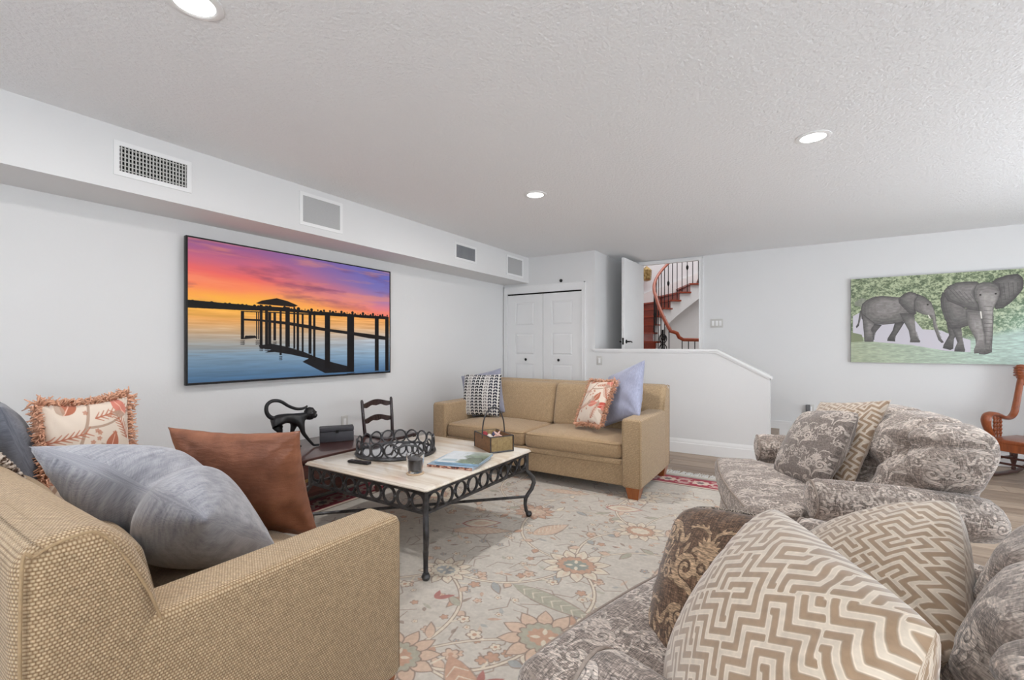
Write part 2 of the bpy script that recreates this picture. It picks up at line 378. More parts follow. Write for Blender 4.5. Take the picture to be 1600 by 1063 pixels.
    p.a *= (0.95+0.1*fbm(W, H, 300, 420, 2, 30))[..., None]
    return p.image('oriental_rug_pattern'), (X0, X1, Y0, Y1)

TVD = {'roof': [(0.256,0.584),(0.281,0.607),(0.347,0.636),(0.398,0.62),(0.447,0.591),(0.43,0.577),(0.267,0.579)],'trees': [(-0.003,0.57),(0.036,0.57),(0.082,0.568),(0.124,0.566),(0.187,0.566),(0.239,0.563),(0.256,0.562),(0.295,0.565),(0.353,0.567),(0.398,0.565),(0.445,0.557),(0.52,0.552),(0.608,0.555),(0.702,0.553),(0.803,0.55),(0.988,0.553),(0.988,0.523),(0.803,0.523),(0.608,0.534),(0.445,0.533),(0.353,0.533),(0.239,0.526),(0.187,0.522),(0.124,0.521),(-0.003,0.517)],'deck': [(0.194,0.46),(0.274,0.461),(0.398,0.452),(0.528,0.427),(0.608,0.407),(0.737,0.388),(0.856,0.371),(0.993,0.347),(0.995,0.314),(0.856,0.33),(0.737,0.36),(0.608,0.383),(0.528,0.397),(0.398,0.427),(0.274,0.446),(0.194,0.446)],'rail': [(0.194,0.517),(0.27,0.521),(0.353,0.526),(0.445,0.527),(0.608,0.54),(0.737,0.541),(0.901,0.548),(0.993,0.55),(0.993,0.537),(0.901,0.534),(0.737,0.524),(0.608,0.523),(0.445,0.517),(0.353,0.517),(0.27,0.514),(0.194,0.51)],'posts': [(0.194,0.207,0.518,0.306),(0.256,0.261,0.517,0.307),(0.265,0.27,0.517,0.308),(0.272,0.284,0.575,0.257),(0.295,0.308,0.572,0.257),(0.309,0.322,0.522,0.257),(0.332,0.344,0.525,0.299),(0.36,0.37,0.567,0.182),(0.387,0.408,0.572,0.247),(0.425,0.434,0.576,0.233),(0.441,0.453,0.533,0.219),(0.466,0.476,0.519,0.206),(0.501,0.516,0.54,0.19),(0.525,0.537,0.525,0.155),(0.588,0.617,0.545,0.059),(0.717,0.76,0.547,0.016),(0.896,0.923,0.549,0.012),(0.969,0.995,0.548,0.006)],'refl': [[(0.267,0.26),(0.323,0.273),(0.398,0.247),(0.478,0.205),(0.537,0.162),(0.617,0.116),(0.731,0.064),(0.76,0.014),(0.59,0.017),(0.52,0.079),(0.47,0.123),(0.503,0.15),(0.413,0.186),(0.338,0.208),(0.295,0.203),(0.323,0.228),(0.274,0.237)],[(0.212,0.333),(0.253,0.335),(0.26,0.317),(0.206,0.306)]]}
def paint_sunset():
    W, H = 960, 540; p = Paint(W, H, (0, 0, 0)); yy, xx = np.mgrid[0:H, 0:W]; u = xx/W; v = yy/H
    def grad(t, st):
        t = np.clip(t, 0, 1); o = np.zeros(t.shape+(3,), np.float32)
        for k in range(3): o[..., k] = np.interp(t, [s_[0] for s_ in st], [s_[1][k] for s_ in st])
        return o
    hz = 0.535; n1 = fbm(W, H, 3, 9, 5, 41); n2 = fbm(W, H, 5, 16, 5, 42); sk = (v-hz)/(1-hz)
    s2 = sk+0.22*(n1-0.5)+0.10*u*np.clip(sk*2, 0, 1)
    left = grad(s2, [(0, (255, 206, 70)), (0.16, (252, 178, 70)), (0.34, (250, 138, 92)), (0.55, (236, 104, 98)), (0.75, (200, 100, 124)), (1.0, (150, 92, 140))])
    right = grad(s2, [(0, (250, 150, 96)), (0.12, (246, 128, 104)), (0.26, (222, 126, 138)), (0.45, (176, 122, 162)), (0.7, (124, 112, 176)), (1.0, (104, 106, 182))])
    w = np.clip((u-0.25)/0.65, 0, 1)[..., None]; a = left*(1-w)+right*w
    cl = np.clip((n2+0.15*np.sin(8*u+14*v)-0.55)*4.0, 0, 1)*np.clip(sk*4, 0, 1)*np.clip(1.5-sk, 0.3, 1)
    a = a*(1-0.55*cl[..., None])+np.array((112, 62, 96))*0.55*cl[..., None]
    n3 = fbm(W, H, 4, 22, 5, 47); st = np.clip((n3-0.55)*5, 0, 1)*np.clip(sk*5, 0, 1)
    a = a*(1-0.4*st[..., None])+np.array((250, 150, 110))*0.4*st[..., None]
    wt = 1-v/hz; wn_ = fbm(W, H, 8, 90, 4, 43); wv = wt+0.10*(wn_-0.5)
    wl = grad(wv, [(0, (244, 176, 70)), (0.18, (222, 160, 92)), (0.4, (178, 160, 140)), (0.65, (120, 142, 160)), (1.0, (70, 102, 134))])
    wr = grad(wv, [(0, (240, 160, 80)), (0.2, (220, 170, 120)), (0.42, (176, 182, 190)), (0.7, (132, 160, 184)), (1.0, (70, 104, 140))])
    wa = wl*(1-w)+wr*w; wa *= (0.86+0.32*wn_)[..., None]
    p.a[:] = np.where((v > hz)[..., None], a, wa)
    q = lambda z: [(x*W, y*H) for x, y in z]; k = (14, 10, 12)
    p.poly(q(TVD['trees']), (16, 14, 12))
    for i in range(60):
        x = i/60; p.disc(x*W, (0.558+0.006*math.sin(i*3.1))*H, 5+3*math.sin(i*1.7), (16, 14, 12))
    for z in TVD['refl']: p.poly(q(z), k, 0.92)
    for a0, b0, t, bo in TVD['posts']:
        p.poly(q([(a0, t), (b0, t), (b0, bo), (a0, bo)]), k)
        for j in range(3):
            o = 0.012*(j+1); p.poly(q([(a0-0.004, bo-o), (b0+0.004, bo-o+0.004), (b0, bo-o-0.006), (a0, bo-o-0.005)]), k, 0.6)
    p.poly(q(TVD['roof']), (26, 18, 14)); p.poly(q(TVD['deck']), (22, 16, 16)); p.poly(q(TVD['rail']), k)
    return p.image('sunset_pier')

ELD = {'a_body': [(0.058,0.639),(0.065,0.696),(0.088,0.737),(0.124,0.771),(0.168,0.779),(0.212,0.766),(0.256,0.755),(0.293,0.772),(0.341,0.727),(0.341,0.562),(0.293,0.483),(0.231,0.458),(0.175,0.447),(0.13,0.462),(0.091,0.464),(0.061,0.523)],'a_legbackfar': [(0.111,0.463),(0.168,0.44),(0.143,0.378),(0.124,0.321),(0.129,0.271),(0.107,0.271),(0.101,0.35)],'a_legback': [(0.061,0.581),(0.13,0.462),(0.107,0.393),(0.105,0.336),(0.124,0.264),(0.122,0.247),(0.075,0.248),(0.072,0.351)],'a_legfrontfar': [(0.238,0.471),(0.287,0.469),(0.256,0.36),(0.235,0.291),(0.239,0.249),(0.197,0.256),(0.2,0.285),(0.225,0.374)],'a_legfront': [(0.262,0.567),(0.335,0.563),(0.341,0.398),(0.345,0.302),(0.365,0.254),(0.362,0.237),(0.314,0.24),(0.316,0.276),(0.308,0.372),(0.284,0.469)],'a_head': [(0.317,0.77),(0.354,0.78),(0.389,0.743),(0.418,0.686),(0.43,0.623),(0.436,0.569),(0.442,0.502),(0.443,0.448),(0.453,0.341),(0.468,0.273),(0.479,0.24),(0.468,0.234),(0.453,0.266),(0.439,0.354),(0.43,0.408),(0.427,0.49),(0.409,0.538),(0.377,0.553),(0.348,0.583),(0.329,0.646)],'a_ear': [(0.256,0.742),(0.281,0.788),(0.311,0.814),(0.341,0.795),(0.356,0.766),(0.341,0.713),(0.336,0.632),(0.335,0.556),(0.311,0.571),(0.281,0.636),(0.259,0.693)],'a_tusk': [(0.401,0.545),(0.409,0.545),(0.418,0.497),(0.411,0.504)],'a_tail': [(0.05,0.617),(0.058,0.617),(0.05,0.524),(0.044,0.438),(0.031,0.409),(0.028,0.432),(0.038,0.46)],'b_body': [(0.476,0.794),(0.493,0.752),(0.582,0.599),(0.642,0.582),(0.648,0.439),(0.604,0.428),(0.555,0.391),(0.51,0.392),(0.485,0.5),(0.468,0.621),(0.465,0.715)],'b_legrear1': [(0.493,0.446),(0.555,0.404),(0.544,0.338),(0.527,0.272),(0.524,0.166),(0.51,0.153),(0.476,0.173),(0.479,0.206),(0.505,0.312)],'b_legrear2': [(0.516,0.405),(0.561,0.403),(0.566,0.285),(0.571,0.206),(0.579,0.154),(0.577,0.133),(0.53,0.137),(0.531,0.166),(0.544,0.233),(0.527,0.339)],'b_legfront1': [(0.582,0.599),(0.648,0.581),(0.658,0.439),(0.672,0.284),(0.674,0.154),(0.672,0.129),(0.621,0.117),(0.619,0.154),(0.629,0.206),(0.626,0.271),(0.599,0.389),(0.585,0.494)],'b_legfront2': [(0.653,0.49),(0.706,0.513),(0.703,0.334),(0.699,0.181),(0.699,0.13),(0.669,0.105),(0.642,0.109),(0.645,0.142),(0.666,0.181),(0.672,0.309)],'b_earL': [(0.482,0.806),(0.505,0.857),(0.538,0.886),(0.582,0.894),(0.631,0.887),(0.642,0.866),(0.621,0.791),(0.626,0.7),(0.639,0.647),(0.642,0.576),(0.621,0.583),(0.582,0.612),(0.538,0.655),(0.499,0.698),(0.485,0.753)],'b_earR': [(0.701,0.879),(0.726,0.913),(0.768,0.939),(0.809,0.946),(0.829,0.905),(0.834,0.842),(0.829,0.781),(0.804,0.708),(0.778,0.647),(0.748,0.599),(0.716,0.589),(0.711,0.641),(0.732,0.728),(0.726,0.817)],'b_head': [(0.621,0.804),(0.631,0.855),(0.658,0.874),(0.695,0.869),(0.722,0.844),(0.735,0.779),(0.729,0.702),(0.716,0.64),(0.706,0.59),(0.703,0.437),(0.702,0.321),(0.699,0.257),(0.685,0.142),(0.672,0.154),(0.67,0.284),(0.661,0.438),(0.645,0.582),(0.639,0.659),(0.624,0.713)],'b_tusk': [(0.646,0.568),(0.653,0.567),(0.657,0.49),(0.651,0.488)],'road': [(0.011,0.555),(0.051,0.596),(0.341,0.481),(0.377,0.384),(0.47,0.366),(0.493,0.34),(0.604,0.258),(0.604,0.128),(0.493,0.14),(0.317,0.207),(0.13,0.243),(0.011,0.352)]}
def paint_elephants():
    W, H = 1020, 588; p = Paint(W, H, (120, 130, 84)); yy, xx = np.mgrid[0:H, 0:W]; u = xx/W; v = yy/H
    n = fbm(W, H, 26, 18, 5, 51, 0.8); n2 = fbm(W, H, 90, 60, 3, 52, 0.8)
    t = np.clip((n-0.5)*2.2+(n2-0.5)*2.6+0.5, 0, 1)[..., None]
    fol = np.array((92, 106, 80))*(1-t)+np.array((188, 198, 160))*t
    pale = np.array((126, 168, 140))*(1-t)+np.array((214, 232, 218))*t
    wr = np.clip((u-0.62)/0.3, 0, 1)*np.clip((0.75-v)/0.3, 0, 1); fol = fol*(1-wr[..., None])+pale*wr[..., None]  # pale teal towards the right paints in glare on the canvas
    gl = np.clip((0.36+0.05*np.sin(9*u)-v)/0.08, 0, 1)[..., None]
    gn = fbm(W, H, 40, 120, 4, 53); g = (np.array((176, 186, 156))*(1-np.clip(u*1.2, 0, 1)[..., None])+np.array((190, 214, 204))*np.clip(u*1.2, 0, 1)[..., None])*(0.80+0.36*gn[..., None])
    p.a[:] = fol*(1-gl)+g*gl
    q = lambda z: [(x*W, y*H) for x, y in z]
    p.poly(q(ELD['road']), (208, 204, 212)); p.poly(q([(0.0, 0.36), (0.06, 0.33), (0.07, 0.25), (0.0, 0.24)]), (132, 140, 108)); p.poly(q([(0.02, 0.72), (0.06, 0.77), (0.09, 0.74), (0.06, 0.66), (0.02, 0.68)]), (140, 142, 130), 0.8)
    base = p.a.copy(); hide = np.array((132, 127, 124)); nz = fbm(W, H, 60, 60, 4, 55)
    order = [('a_legbackfar', 0.66), ('a_legfrontfar', 0.66), ('a_tail', 0.7), ('a_body', 1.0), ('a_legback', 0.95), ('a_legfront', 0.9), ('a_head', 1.0), ('a_ear', 0.88), ('b_legrear1', 0.72), ('b_legrear2', 0.82), ('b_body', 0.86), ('b_legfront1', 1.08), ('b_earL', 0.95), ('b_earR', 0.82), ('b_legfront2', 0.95), ('b_head', 1.15)]
    for nm, s in order:
        pts = ELD[nm]; cx = sum(z[0] for z in pts)/len(pts); cy = sum(z[1] for z in pts)/len(pts)
        p.poly(q([(cx+(x-cx)*1.02, cy+(y-cy)*1.02) for x, y in pts]), tuple(hide*s*0.62)); 
        for i in range(5):
            f = 0.97-i*0.13; p.poly(q([(cx+(x-cx)*f+0.004*i*0.6, cy+(y-cy)*f+0.012*i*0.6) for x, y in pts]), tuple(hide*s*(0.86+0.07*i)), 0.6)
    d = np.abs(p.a-base).sum(-1) > 6; p.a[d] *= (0.84+0.32*nz[d])[..., None]
    for x, y in ((0.402, 0.66), (0.648, 0.745), (0.716, 0.75)): p.disc(x*W, y*H, 5, (40, 36, 34))
    p.poly(q(ELD['a_tusk']), (230, 226, 216)); p.poly(q(ELD['b_tusk']), (236, 232, 222))
    for i in range(9): y = 0.62-i*0.045; p.stroke(q([(0.665, y), (0.70, y-0.006)]), 1.5, 1.5, (78, 74, 72), 0.7)
    for i in range(5): p.stroke(q([(0.50+0.025*i, 0.84-0.02*i), (0.56+0.02*i, 0.68-0.01*i)]), 1.6, 1.0, (70, 66, 66), 0.5); p.stroke(q([(0.73+0.02*i, 0.86), (0.74+0.018*i, 0.66+0.02*i)]), 1.6, 1.0, (66, 62, 62), 0.5)
    p.a = np.clip(p.a*0.98+4, 0, 255)
    return p.image('elephant_photograph')

def paint_cover():
    W, H = 160, 200; p = Paint(W, H, (214, 220, 224)); n = fbm(W, H, 8, 8, 4, 61)
    p.a += ((n-0.5)*24)[..., None]; g = np.clip((np.arange(W)/W+0.5*(n-0.5)-0.42)*7, 0, 1)*np.clip((1.75-np.arange(H)/H*1.6+(n.mean(1)-0.5)), 0, 1)[:, None]; p.a[:] = p.a*(1-g[..., None])+np.array((100, 116, 92))*(0.6+0.8*n[..., None])*g[..., None]
    p.poly([(96, 40), (150, 40), (150, 100), (96, 100)], (74, 92, 66), 0.6); p.poly([(10, 20), (70, 24), (64, 60), (14, 54)], (150, 176, 186), 0.8)
    return p.image('magazine_cover')

# ------------------------------------------------------------------ mesh helpers
class MB:
    def __init__(s): s.v = []; s.f = []; s.uv = None
    def add(s, vs, fs):
        o = len(s.v); s.v.extend([tuple(float(q) for q in p) for p in vs]); s.f.extend([tuple(i+o for i in f) for f in fs]); return s
    def box(s, x0, x1, y0, y1, z0, z1, r=0.0, k=1, fn=None, mid=(1, 1, 1), M=None):
        if r <= 0:
            vs = [(x, y, z) for x in (x0, x1) for y in (y0, y1) for z in (z0, z1)]
            fs = [(0, 1, 3, 2), (4, 6, 7, 5), (0, 4, 5, 1), (2, 3, 7, 6), (0, 2, 6, 4), (1, 5, 7, 3)]
            vs = np.array(vs)
        else:
            vs, fs = rbox(((x1-x0)/2, (y1-y0)/2, (z1-z0)/2), r, mid, k); vs = vs+np.array(((x0+x1)/2, (y0+y1)/2, (z0+z1)/2))
        if fn is not None: vs = fn(vs)
        if M is not None: vs = [M @ Vector(p) for p in vs]
        return s.add(vs, fs)
    def tube(s, pts, r, n=8, closed=False, cap=True, sq=None):
        pts = [Vector(p) for p in pts]; m = len(pts); rr = r if hasattr(r, '__len__') else [r]*m
        T = []
        for i in range(m):
            a = pts[(i-1) % m] if (closed or i > 0) else pts[i]; b = pts[(i+1) % m] if (closed or i < m-1) else pts[i]
            T.append((b-a).normalized() if (b-a).length > 1e-9 else Vector((0, 0, 1)))
        up = Vector((0, 0, 1)) if abs(T[0].z) < 0.9 else Vector((1, 0, 0)); N = (up-T[0]*up.dot(T[0])).normalized(); vs = []
        for i in range(m):
            N = (N-T[i]*N.dot(T[i])); N = N.normalized() if N.length > 1e-6 else Vector((1, 0, 0)); B = T[i].cross(N)
            for j in range(n):
                a = 2*PI*(j+0.5)/n; ca, sa = math.cos(a), math.sin(a)
                if sq: vs.append(pts[i]+N*(ca*rr[i]*sq[0])+B*(sa*rr[i]*sq[1]))
                else: vs.append(pts[i]+(N*ca+B*sa)*rr[i])
        fs = []
        for i in range(m if closed else m-1):
            for j in range(n): fs.append((i*n+j, i*n+(j+1) % n, ((i+1) % m)*n+(j+1) % n, ((i+1) % m)*n+j))
        if cap and not closed: fs.append(tuple(range(n-1, -1, -1))); fs.append(tuple((m-1)*n+j for j in range(n)))
        return s.add(vs, fs)
    def lathe(s, prof, n=24, c=(0, 0, 0), M=None, close=True):
        vs = []; fs = []; m = len(prof)
        for r, z in prof:
            for j in range(n): vs.append((c[0]+r*math.cos(2*PI*j/n), c[1]+r*math.sin(2*PI*j/n), c[2]+z))
        for i in range(m-1):
            for j in range(n): fs.append((i*n+j, i*n+(j+1) % n, (i+1)*n+(j+1) % n, (i+1)*n+j))
        if close: fs.append(tuple(range(n-1, -1, -1))); fs.append(tuple((m-1)*n+j for j in range(n)))
        if M is not None: vs = [M @ Vector(p) for p in vs]
        return s.add(vs, fs)
    def prism(s, pts, axis, a, b):
        """extrude a 2-D outline along an axis ('x': pts=(y,z), 'y': (x,z), 'z': (x,y))"""
        n = len(pts); mk = {'x': lambda p, t: (t, p[0], p[1]), 'y': lambda p, t: (p[0], t, p[1]), 'z': lambda p, t: (p[0], p[1], t)}[axis]
        vs = [mk(p, a) for p in pts]+[mk(p, b) for p in pts]
        fs = [tuple(range(n)), tuple(range(2*n-1, n-1, -1))]+[(i, i+n, (i+1) % n+n, (i+1) % n) for i in range(n)]
        return s.add(vs, fs)
    def mesh(s, name, angle=40):
        me = bpy.data.meshes.new(name); me.from_pydata(s.v, [], s.f)
        if s.uv is not None:
            ul = me.uv_layers.new(name='UVMap'); idx = np.empty(len(me.loops), np.int32); me.loops.foreach_get('vertex_index', idx)
            ul.data.foreach_set('uv', np.asarray(s.uv, np.float32)[idx].ravel())
        me.update()
        import bmesh
        bm = bmesh.new(); bm.from_mesh(me); bmesh.ops.recalc_face_normals(bm, faces=bm.faces); bm.to_mesh(me); bm.free()
        me.polygons.foreach_set('use_smooth', [True]*len(me.polygons))
        if angle < 180: me.set_sharp_from_angle(angle=math.radians(angle))
        return me

def rbox(a, r, mid=(1, 1, 1), k=2):
    a = tuple(a); r = min(r, min(a)*0.999); L_ = []
    for i in range(3):
        c = [-a[i]+r*j/k for j in range(k)]; m = list(np.linspace(-a[i]+r, a[i]-r, mid[i]+1)); L_.append(c+m+[-x for x in c[::-1]])
    ix = {}; V = []; F = []
    def vid(p):
        key = (round(p[0], 6), round(p[1], 6), round(p[2], 6))
        if key not in ix: ix[key] = len(V); V.append(p)
        return ix[key]
    for ax in range(3):
        u, w = (ax+1) % 3, (ax+2) % 3
        for sg in (-1, 1):
            for i in range(len(L_[u])-1):
                for j in range(len(L_[w])-1):
                    q = []
                    for di, dj in ((0, 0), (1, 0), (1, 1), (0, 1)):
                        p = [0, 0, 0]; p[ax] = sg*a[ax]; p[u] = L_[u][i+di]; p[w] = L_[w][j+dj]; q.append(vid(tuple(p)))
                    F.append(tuple(q) if sg > 0 else tuple(q[::-1]))
    P_ = np.array(V); lim = np.array(a)-r; C = np.clip(P_, -lim, lim); D = P_-C; n = np.linalg.norm(D, axis=1, keepdims=True); n[n == 0] = 1
    return C+r*D/n, F

def link(me, name, mat, parent=None, label=None):
    o = bpy.data.objects.new(name, me); COL.objects.link(o)
    if mat is not None:
        if len(me.materials) == 0: me.materials.append(mat.m)
    if parent is not None: o.parent = parent
    if label: o['label'] = label
    return o
def part(name, mb, mat, parent, label=None, angle=40):
    return link(mb.mesh(name, angle) if isinstance(mb, MB) else mb, name, mat, parent, label)
def thing(name, label, cat, loc=(0, 0, 0), rot=0.0, group=None):
    o = bpy.data.objects.new(name, None); COL.objects.link(o); o.location = loc; o.rotation_euler = (0, 0, rot); o.empty_display_size = 0.1
    o['label'] = label; o['category'] = cat
    if group: o['group'] = group
    return o
def solo(name, mb, mat, label, cat, loc=(0, 0, 0), rot=0.0, group=None, angle=40):
    o = link(mb.mesh(name, angle), name, mat); o.location = loc; o.rotation_euler = (0, 0, rot); o['label'] = label; o['category'] = cat
    if group: o['group'] = group
    return o
def struct(name, mb, mat, parent=None, angle=30):
    o = link(mb.mesh(name, angle), name, mat, parent)
    if parent is None: o['kind'] = 'structure'
    return o
def struct_empty(name, loc=(0, 0, 0), rot=0):
    o = bpy.data.objects.new(name, None); COL.objects.link(o); o.location = loc; o.rotation_euler = (0, 0, rot); o['kind'] = 'structure'; return o
def axes(w, h):
    w = Vector(w).normalized(); h = Vector(h); h = (h-w*h.dot(w)).normalized(); n = w.cross(h)
    return Matrix((w, h, n)).transposed()

def loft_grid(nu, nv): return [(i*nv+j, (i+1)*nv+j, (i+1)*nv+j+1, i*nv+j+1) for i in range(nu-1) for j in range(nv-1)]

def pillow(name, w, h, t, mat, center, wv, hv, label, group=None, chop=0.0, pinch=0.07, wrk=0.006, seed=0, n=34, pipe=None, puff=0.42, sag=0.0, dents=(), rnd=0.0):
    """knife-edge cushion: two skins meeting in a seam with dog-eared corners; u along its width, v along its height"""
    r = np.random.default_rng(seed); m = MB(); q = np.linspace(-1, 1, n); s_ = np.sign(q)*(1-(1-np.abs(q))**1.25)
    U, V = np.meshgrid(s_, s_, indexing='ij')
    X = U*w/2*(1-pinch*(1-V**2)); Y = V*h/2*(1-pinch*(1-U**2))
    cr = 1-rnd*(U**2*V**2)**1.6; X = X*cr; Y = Y*cr
    T_ = np.clip((1-U**2), 0, 1)*np.clip((1-V**2), 0, 1)
    Z = t/2*T_**puff*(1-0.10*(1-T_))
    Z = Z*(1-sag*V)
    if chop:
        g = np.exp(-(U/0.20)**2)*np.clip((V+0.35)/1.35, 0, 1)**1.3; Y = Y-chop*g; Z = Z*(1-0.45*np.exp(-(U/0.16)**2)*np.clip((V+0.5)/1.5, 0, 1))
    def wr(sd):
        rr = np.random.default_rng(sd); o = np.zeros_like(U)
        for cx, cy in ((1, 1), (-1, 1), (1, -1), (-1, -1)):
            d = np.hypot(U-cx, V-cy); a = np.arctan2(V-cy, U-cx)
            o += np.sin(a*rr.integers(7, 13)+rr.uniform(0, 6))*np.exp(-d*1.9)*np.clip(d*3, 0, 1)
        for k in range(6):
            fx, fy = rr.normal(0, 3.0, 2); o += 0.30*np.sin(U*fx+V*fy+rr.uniform(0, 6))
        # gathers along the seam
        ed = np.maximum(np.abs(U), np.abs(V)); o += 0.7*np.sin((U-V)*22+rr.uniform(0, 6))*np.exp(-(1-ed)*9)*np.clip((1-ed)*30, 0, 1)
        return o
    Zf = Z+wrk*wr(seed*7+1)*np.clip(T_*6, 0, 1); Zb = -Z+wrk*wr(seed*7+2)*np.clip(T_*6, 0, 1)
    for du, dv, dr, dd in dents: Zf = Zf-dd*np.exp(-((U-du)**2+(V-dv)**2)/dr**2)
    vf = np.stack([X, Y, Zf], -1).reshape(-1, 3); vb = np.stack([X, Y, Zb], -1).reshape(-1, 3)
    edge = np.zeros((n, n), bool); edge[0] = edge[-1] = True; edge[:, 0] = edge[:, -1] = True; edge = edge.ravel()
    vs = list(map(tuple, vf)); mp = np.arange(n*n); uv = [(p[0], p[1]) for p in vf]
    mb = np.zeros(n*n, int)
    for i in range(n*n):
        if edge[i]: mb[i] = i
        else: mb[i] = len(vs); vs.append(tuple(vb[i])); uv.append((-vb[i][0]+0.37, vb[i][1]+0.21))
    gf = loft_grid(n, n); m.v = vs; m.f = gf+[tuple(int(mb[i]) for i in f[::-1]) for f in gf]; m.uv = uv
    o = link(m.mesh(name, 180), name, mat)
    o.location = center; o.rotation_euler = axes(wv, hv).to_euler(); o['label'] = label; o['category'] = 'pillow'
    if group: o['group'] = group
    ring = [i*n for i in range(n)]+[(n-1)*n+j for j in range(1, n)]+[i*n+n-1 for i in range(n-2, -1, -1)]+[j for j in range(n-2, 0, -1)]
    if pipe:
        pb = MB().tube([vf[i] for i in ring], pipe[0], 6, closed=True); part('piping', pb, pipe[1], o, angle=180)
    o['_'] = 0; del o['_']
    return o, [Vector(vf[i]) for i in ring]

def fringe(parent, ring, mat, length=0.055, count=900, seed=0, name='fringe'):
    r = random.Random(seed); m = MB(); L_ = [0]
    for i in range(len(ring)): L_.append(L_[-1]+(ring[(i+1) % len(ring)]-ring[i]).length)
    for k in range(count):
        s_ = r.random()*L_[-1]; i = max(j for j in range(len(ring)) if L_[j] <= s_); a, b = ring[i], ring[(i+1) % len(ring)]
        p = a.lerp(b, (s_-L_[i])/max(1e-6, L_[i+1]-L_[i])); out = Vector((p.x, p.y, 0)); mx = max(abs(p.x), abs(p.y))
        tang = (b-a).normalized(); nrm = Vector((tang.y, -tang.x, 0)); nrm = nrm if nrm.dot(out) > 0 else -nrm
        z = Vector((0, 0, 1)); l = length*r.uniform(0.65, 1.1); side = r.uniform(-0.9, 0.9)
        d = (nrm*0.8+tang*r.uniform(-0.6, 0.6)+z*side).normalized(); p0 = p-nrm*r.uniform(0, 0.012)+z*r.uniform(-0.010, 0.010)
        p1 = p0+d*l*0.55; p2 = p1+(d*0.5+Vector((r.uniform(-.7, .7), r.uniform(-.7, .3), side*0.5))).normalized()*l*0.45
        m.tube([p0, p1, p2], [0.0042, 0.0040, 0.0022], 4, cap=True)
    o = part(name, m, mat, parent, angle=180); o['kind'] = 'stuff'; return o

# ------------------------------------------------------------------ materials
def wall_mat(name, c, bs, strength, dist=0.003):
    m = Mat(name, 0.85, spec=0.25); co = m.coord('Object'); m.color(m.ramp(m.noise(co, 1.3, 3), [(0.3, tuple(x*0.985 for x in c[:3])+(1,)), (0.7, c)]))
    m.bump(m.noise(co, bs, 4, 0.6), strength, dist); return m
M_wall = wall_mat('wall_paint', L(230, 230, 230), 55, 0.2)
M_hall = wall_mat('hall_paint', L(232, 232, 234), 55, 0.1)
M_ceil = Mat('knockdown_ceiling', 0.9, spec=0.2); _c = M_ceil.coord('Object')
_v = M_ceil.node('ShaderNodeTexVoronoi', feature='SMOOTH_F1', Scale=64.0); M_ceil.link(_c, _v.inputs['Vector'])
_h = M_ceil.math('ADD', M_ceil.math('MULTIPLY', _v.outputs['Distance'], 0.8), M_ceil.noise(_c, 120, 5, 0.7))
M_ceil.color(L(247, 247, 248)); M_ceil.bump(_h, 0.62, 0.010)
M_trim = plain('trim_white', L(240, 240, 240), 0.38, var=0.01)
M_door = plain('door_white', L(238, 238, 238), 0.42, var=0.01)
M_plate = plain('switch_plate', L(206, 204, 200), 0.4, var=0.01)
M_black = plain('black_metal', L(26, 25, 25), 0.45, 0.5)
M_dark = plain('dark_void', L(16, 16, 17), 0.9)
M_grille = Mat('speaker_cloth', 0.8); _co = M_grille.coord('Object', (220, 220, 220)); _c2 = M_grille.node('ShaderNodeTexChecker', Scale=1.0, Color1=L(190, 190, 190), Color2=L(172, 172, 172)); M_grille.link(_co, _c2.inputs[0]); M_grille.color(_c2.outputs[0])
M_slat = plain('vent_slat_grey', L(196, 195, 192), 0.5, var=0.03)
M_slat2 = plain('vent_slat_darkgrey', L(150, 152, 156), 0.5, var=0.03)  # darker grey for the small slatted vent

def wood(name, dark, light, rough=0.35, scale=(1.2, 14, 14), coat=0.0, rnd=0.0, axis=0, bump=0.05):
    m = Mat(name, rough, coat=coat); sc = [scale[1]]*3; sc[axis] = scale[0]
    co = m.coord('Object', tuple(sc)); f = m.noise(co, 2.0, 6, 0.62, 0.9); f2 = m.noise(co, 9.0, 3, 0.5)
    g = m.math('ADD', m.math('MULTIPLY', f, 0.75), m.math('MULTIPLY', f2, 0.25))
    if rnd:
        oi = m.n.new('ShaderNodeObjectInfo'); g = m.math('ADD', g, m.math('MULTIPLY', m.math('SUBTRACT', oi.outputs['Random'], 0.5), rnd))
    m.color(m.ramp(g, [(0.25, dark), (0.75, light)])); m.bump(f2, bump, 0.002); return m
M_plank = wood('oak_plank', L(128, 108, 92), L(190, 170, 150), 0.42, (0.9, 9, 9), rnd=0.34)
M_subfloor = plain('subfloor', L(88, 74, 62), 0.8)
M_oak = wood('rocker_oak', L(112, 54, 28), L(176, 96, 54), 0.32, (2, 20, 20), coat=0.3, axis=2)
M_mahog = wood('dark_mahogany', L(46, 26, 24), L(92, 50, 42), 0.28, (2, 18, 18), coat=0.4, axis=1)
M_cherry = wood('cherry_stair', L(120, 40, 18), L(176, 72, 36), 0.3, (3, 14, 14), coat=0.3)
M_rail = wood('cherry_handrail', L(128, 52, 26), L(178, 84, 46), 0.3, (4, 12, 12), coat=0.4)
M_foot = wood('honey_foot', L(128, 66, 26), L(178, 104, 50), 0.3, (4, 16, 16), coat=0.3, axis=2)
M_ebony = wood('ebonised_wood', L(34, 26, 28), L(66, 50, 52), 0.25, (2, 18, 18), coat=0.4, axis=2)
M_slate = plain('slate_box', L(70, 70, 76), 0.6, var=0.18, vs=9, bump=0.15, bs=30)
M_iron = Mat('wrought_iron', 0.42, 0.75); _co = M_iron.coord('Object'); M_iron.color(M_iron.ramp(M_iron.noise(_co, 14, 4), [(0.3, L(56, 56, 58)), (0.75, L(104, 104, 106))])); M_iron.bump(M_iron.noise(_co, 60, 3), 0.15, 0.003)
M_mirror = Mat('mirror_base', 0.05, 1.0); M_mirror.color(L(200, 200, 204))
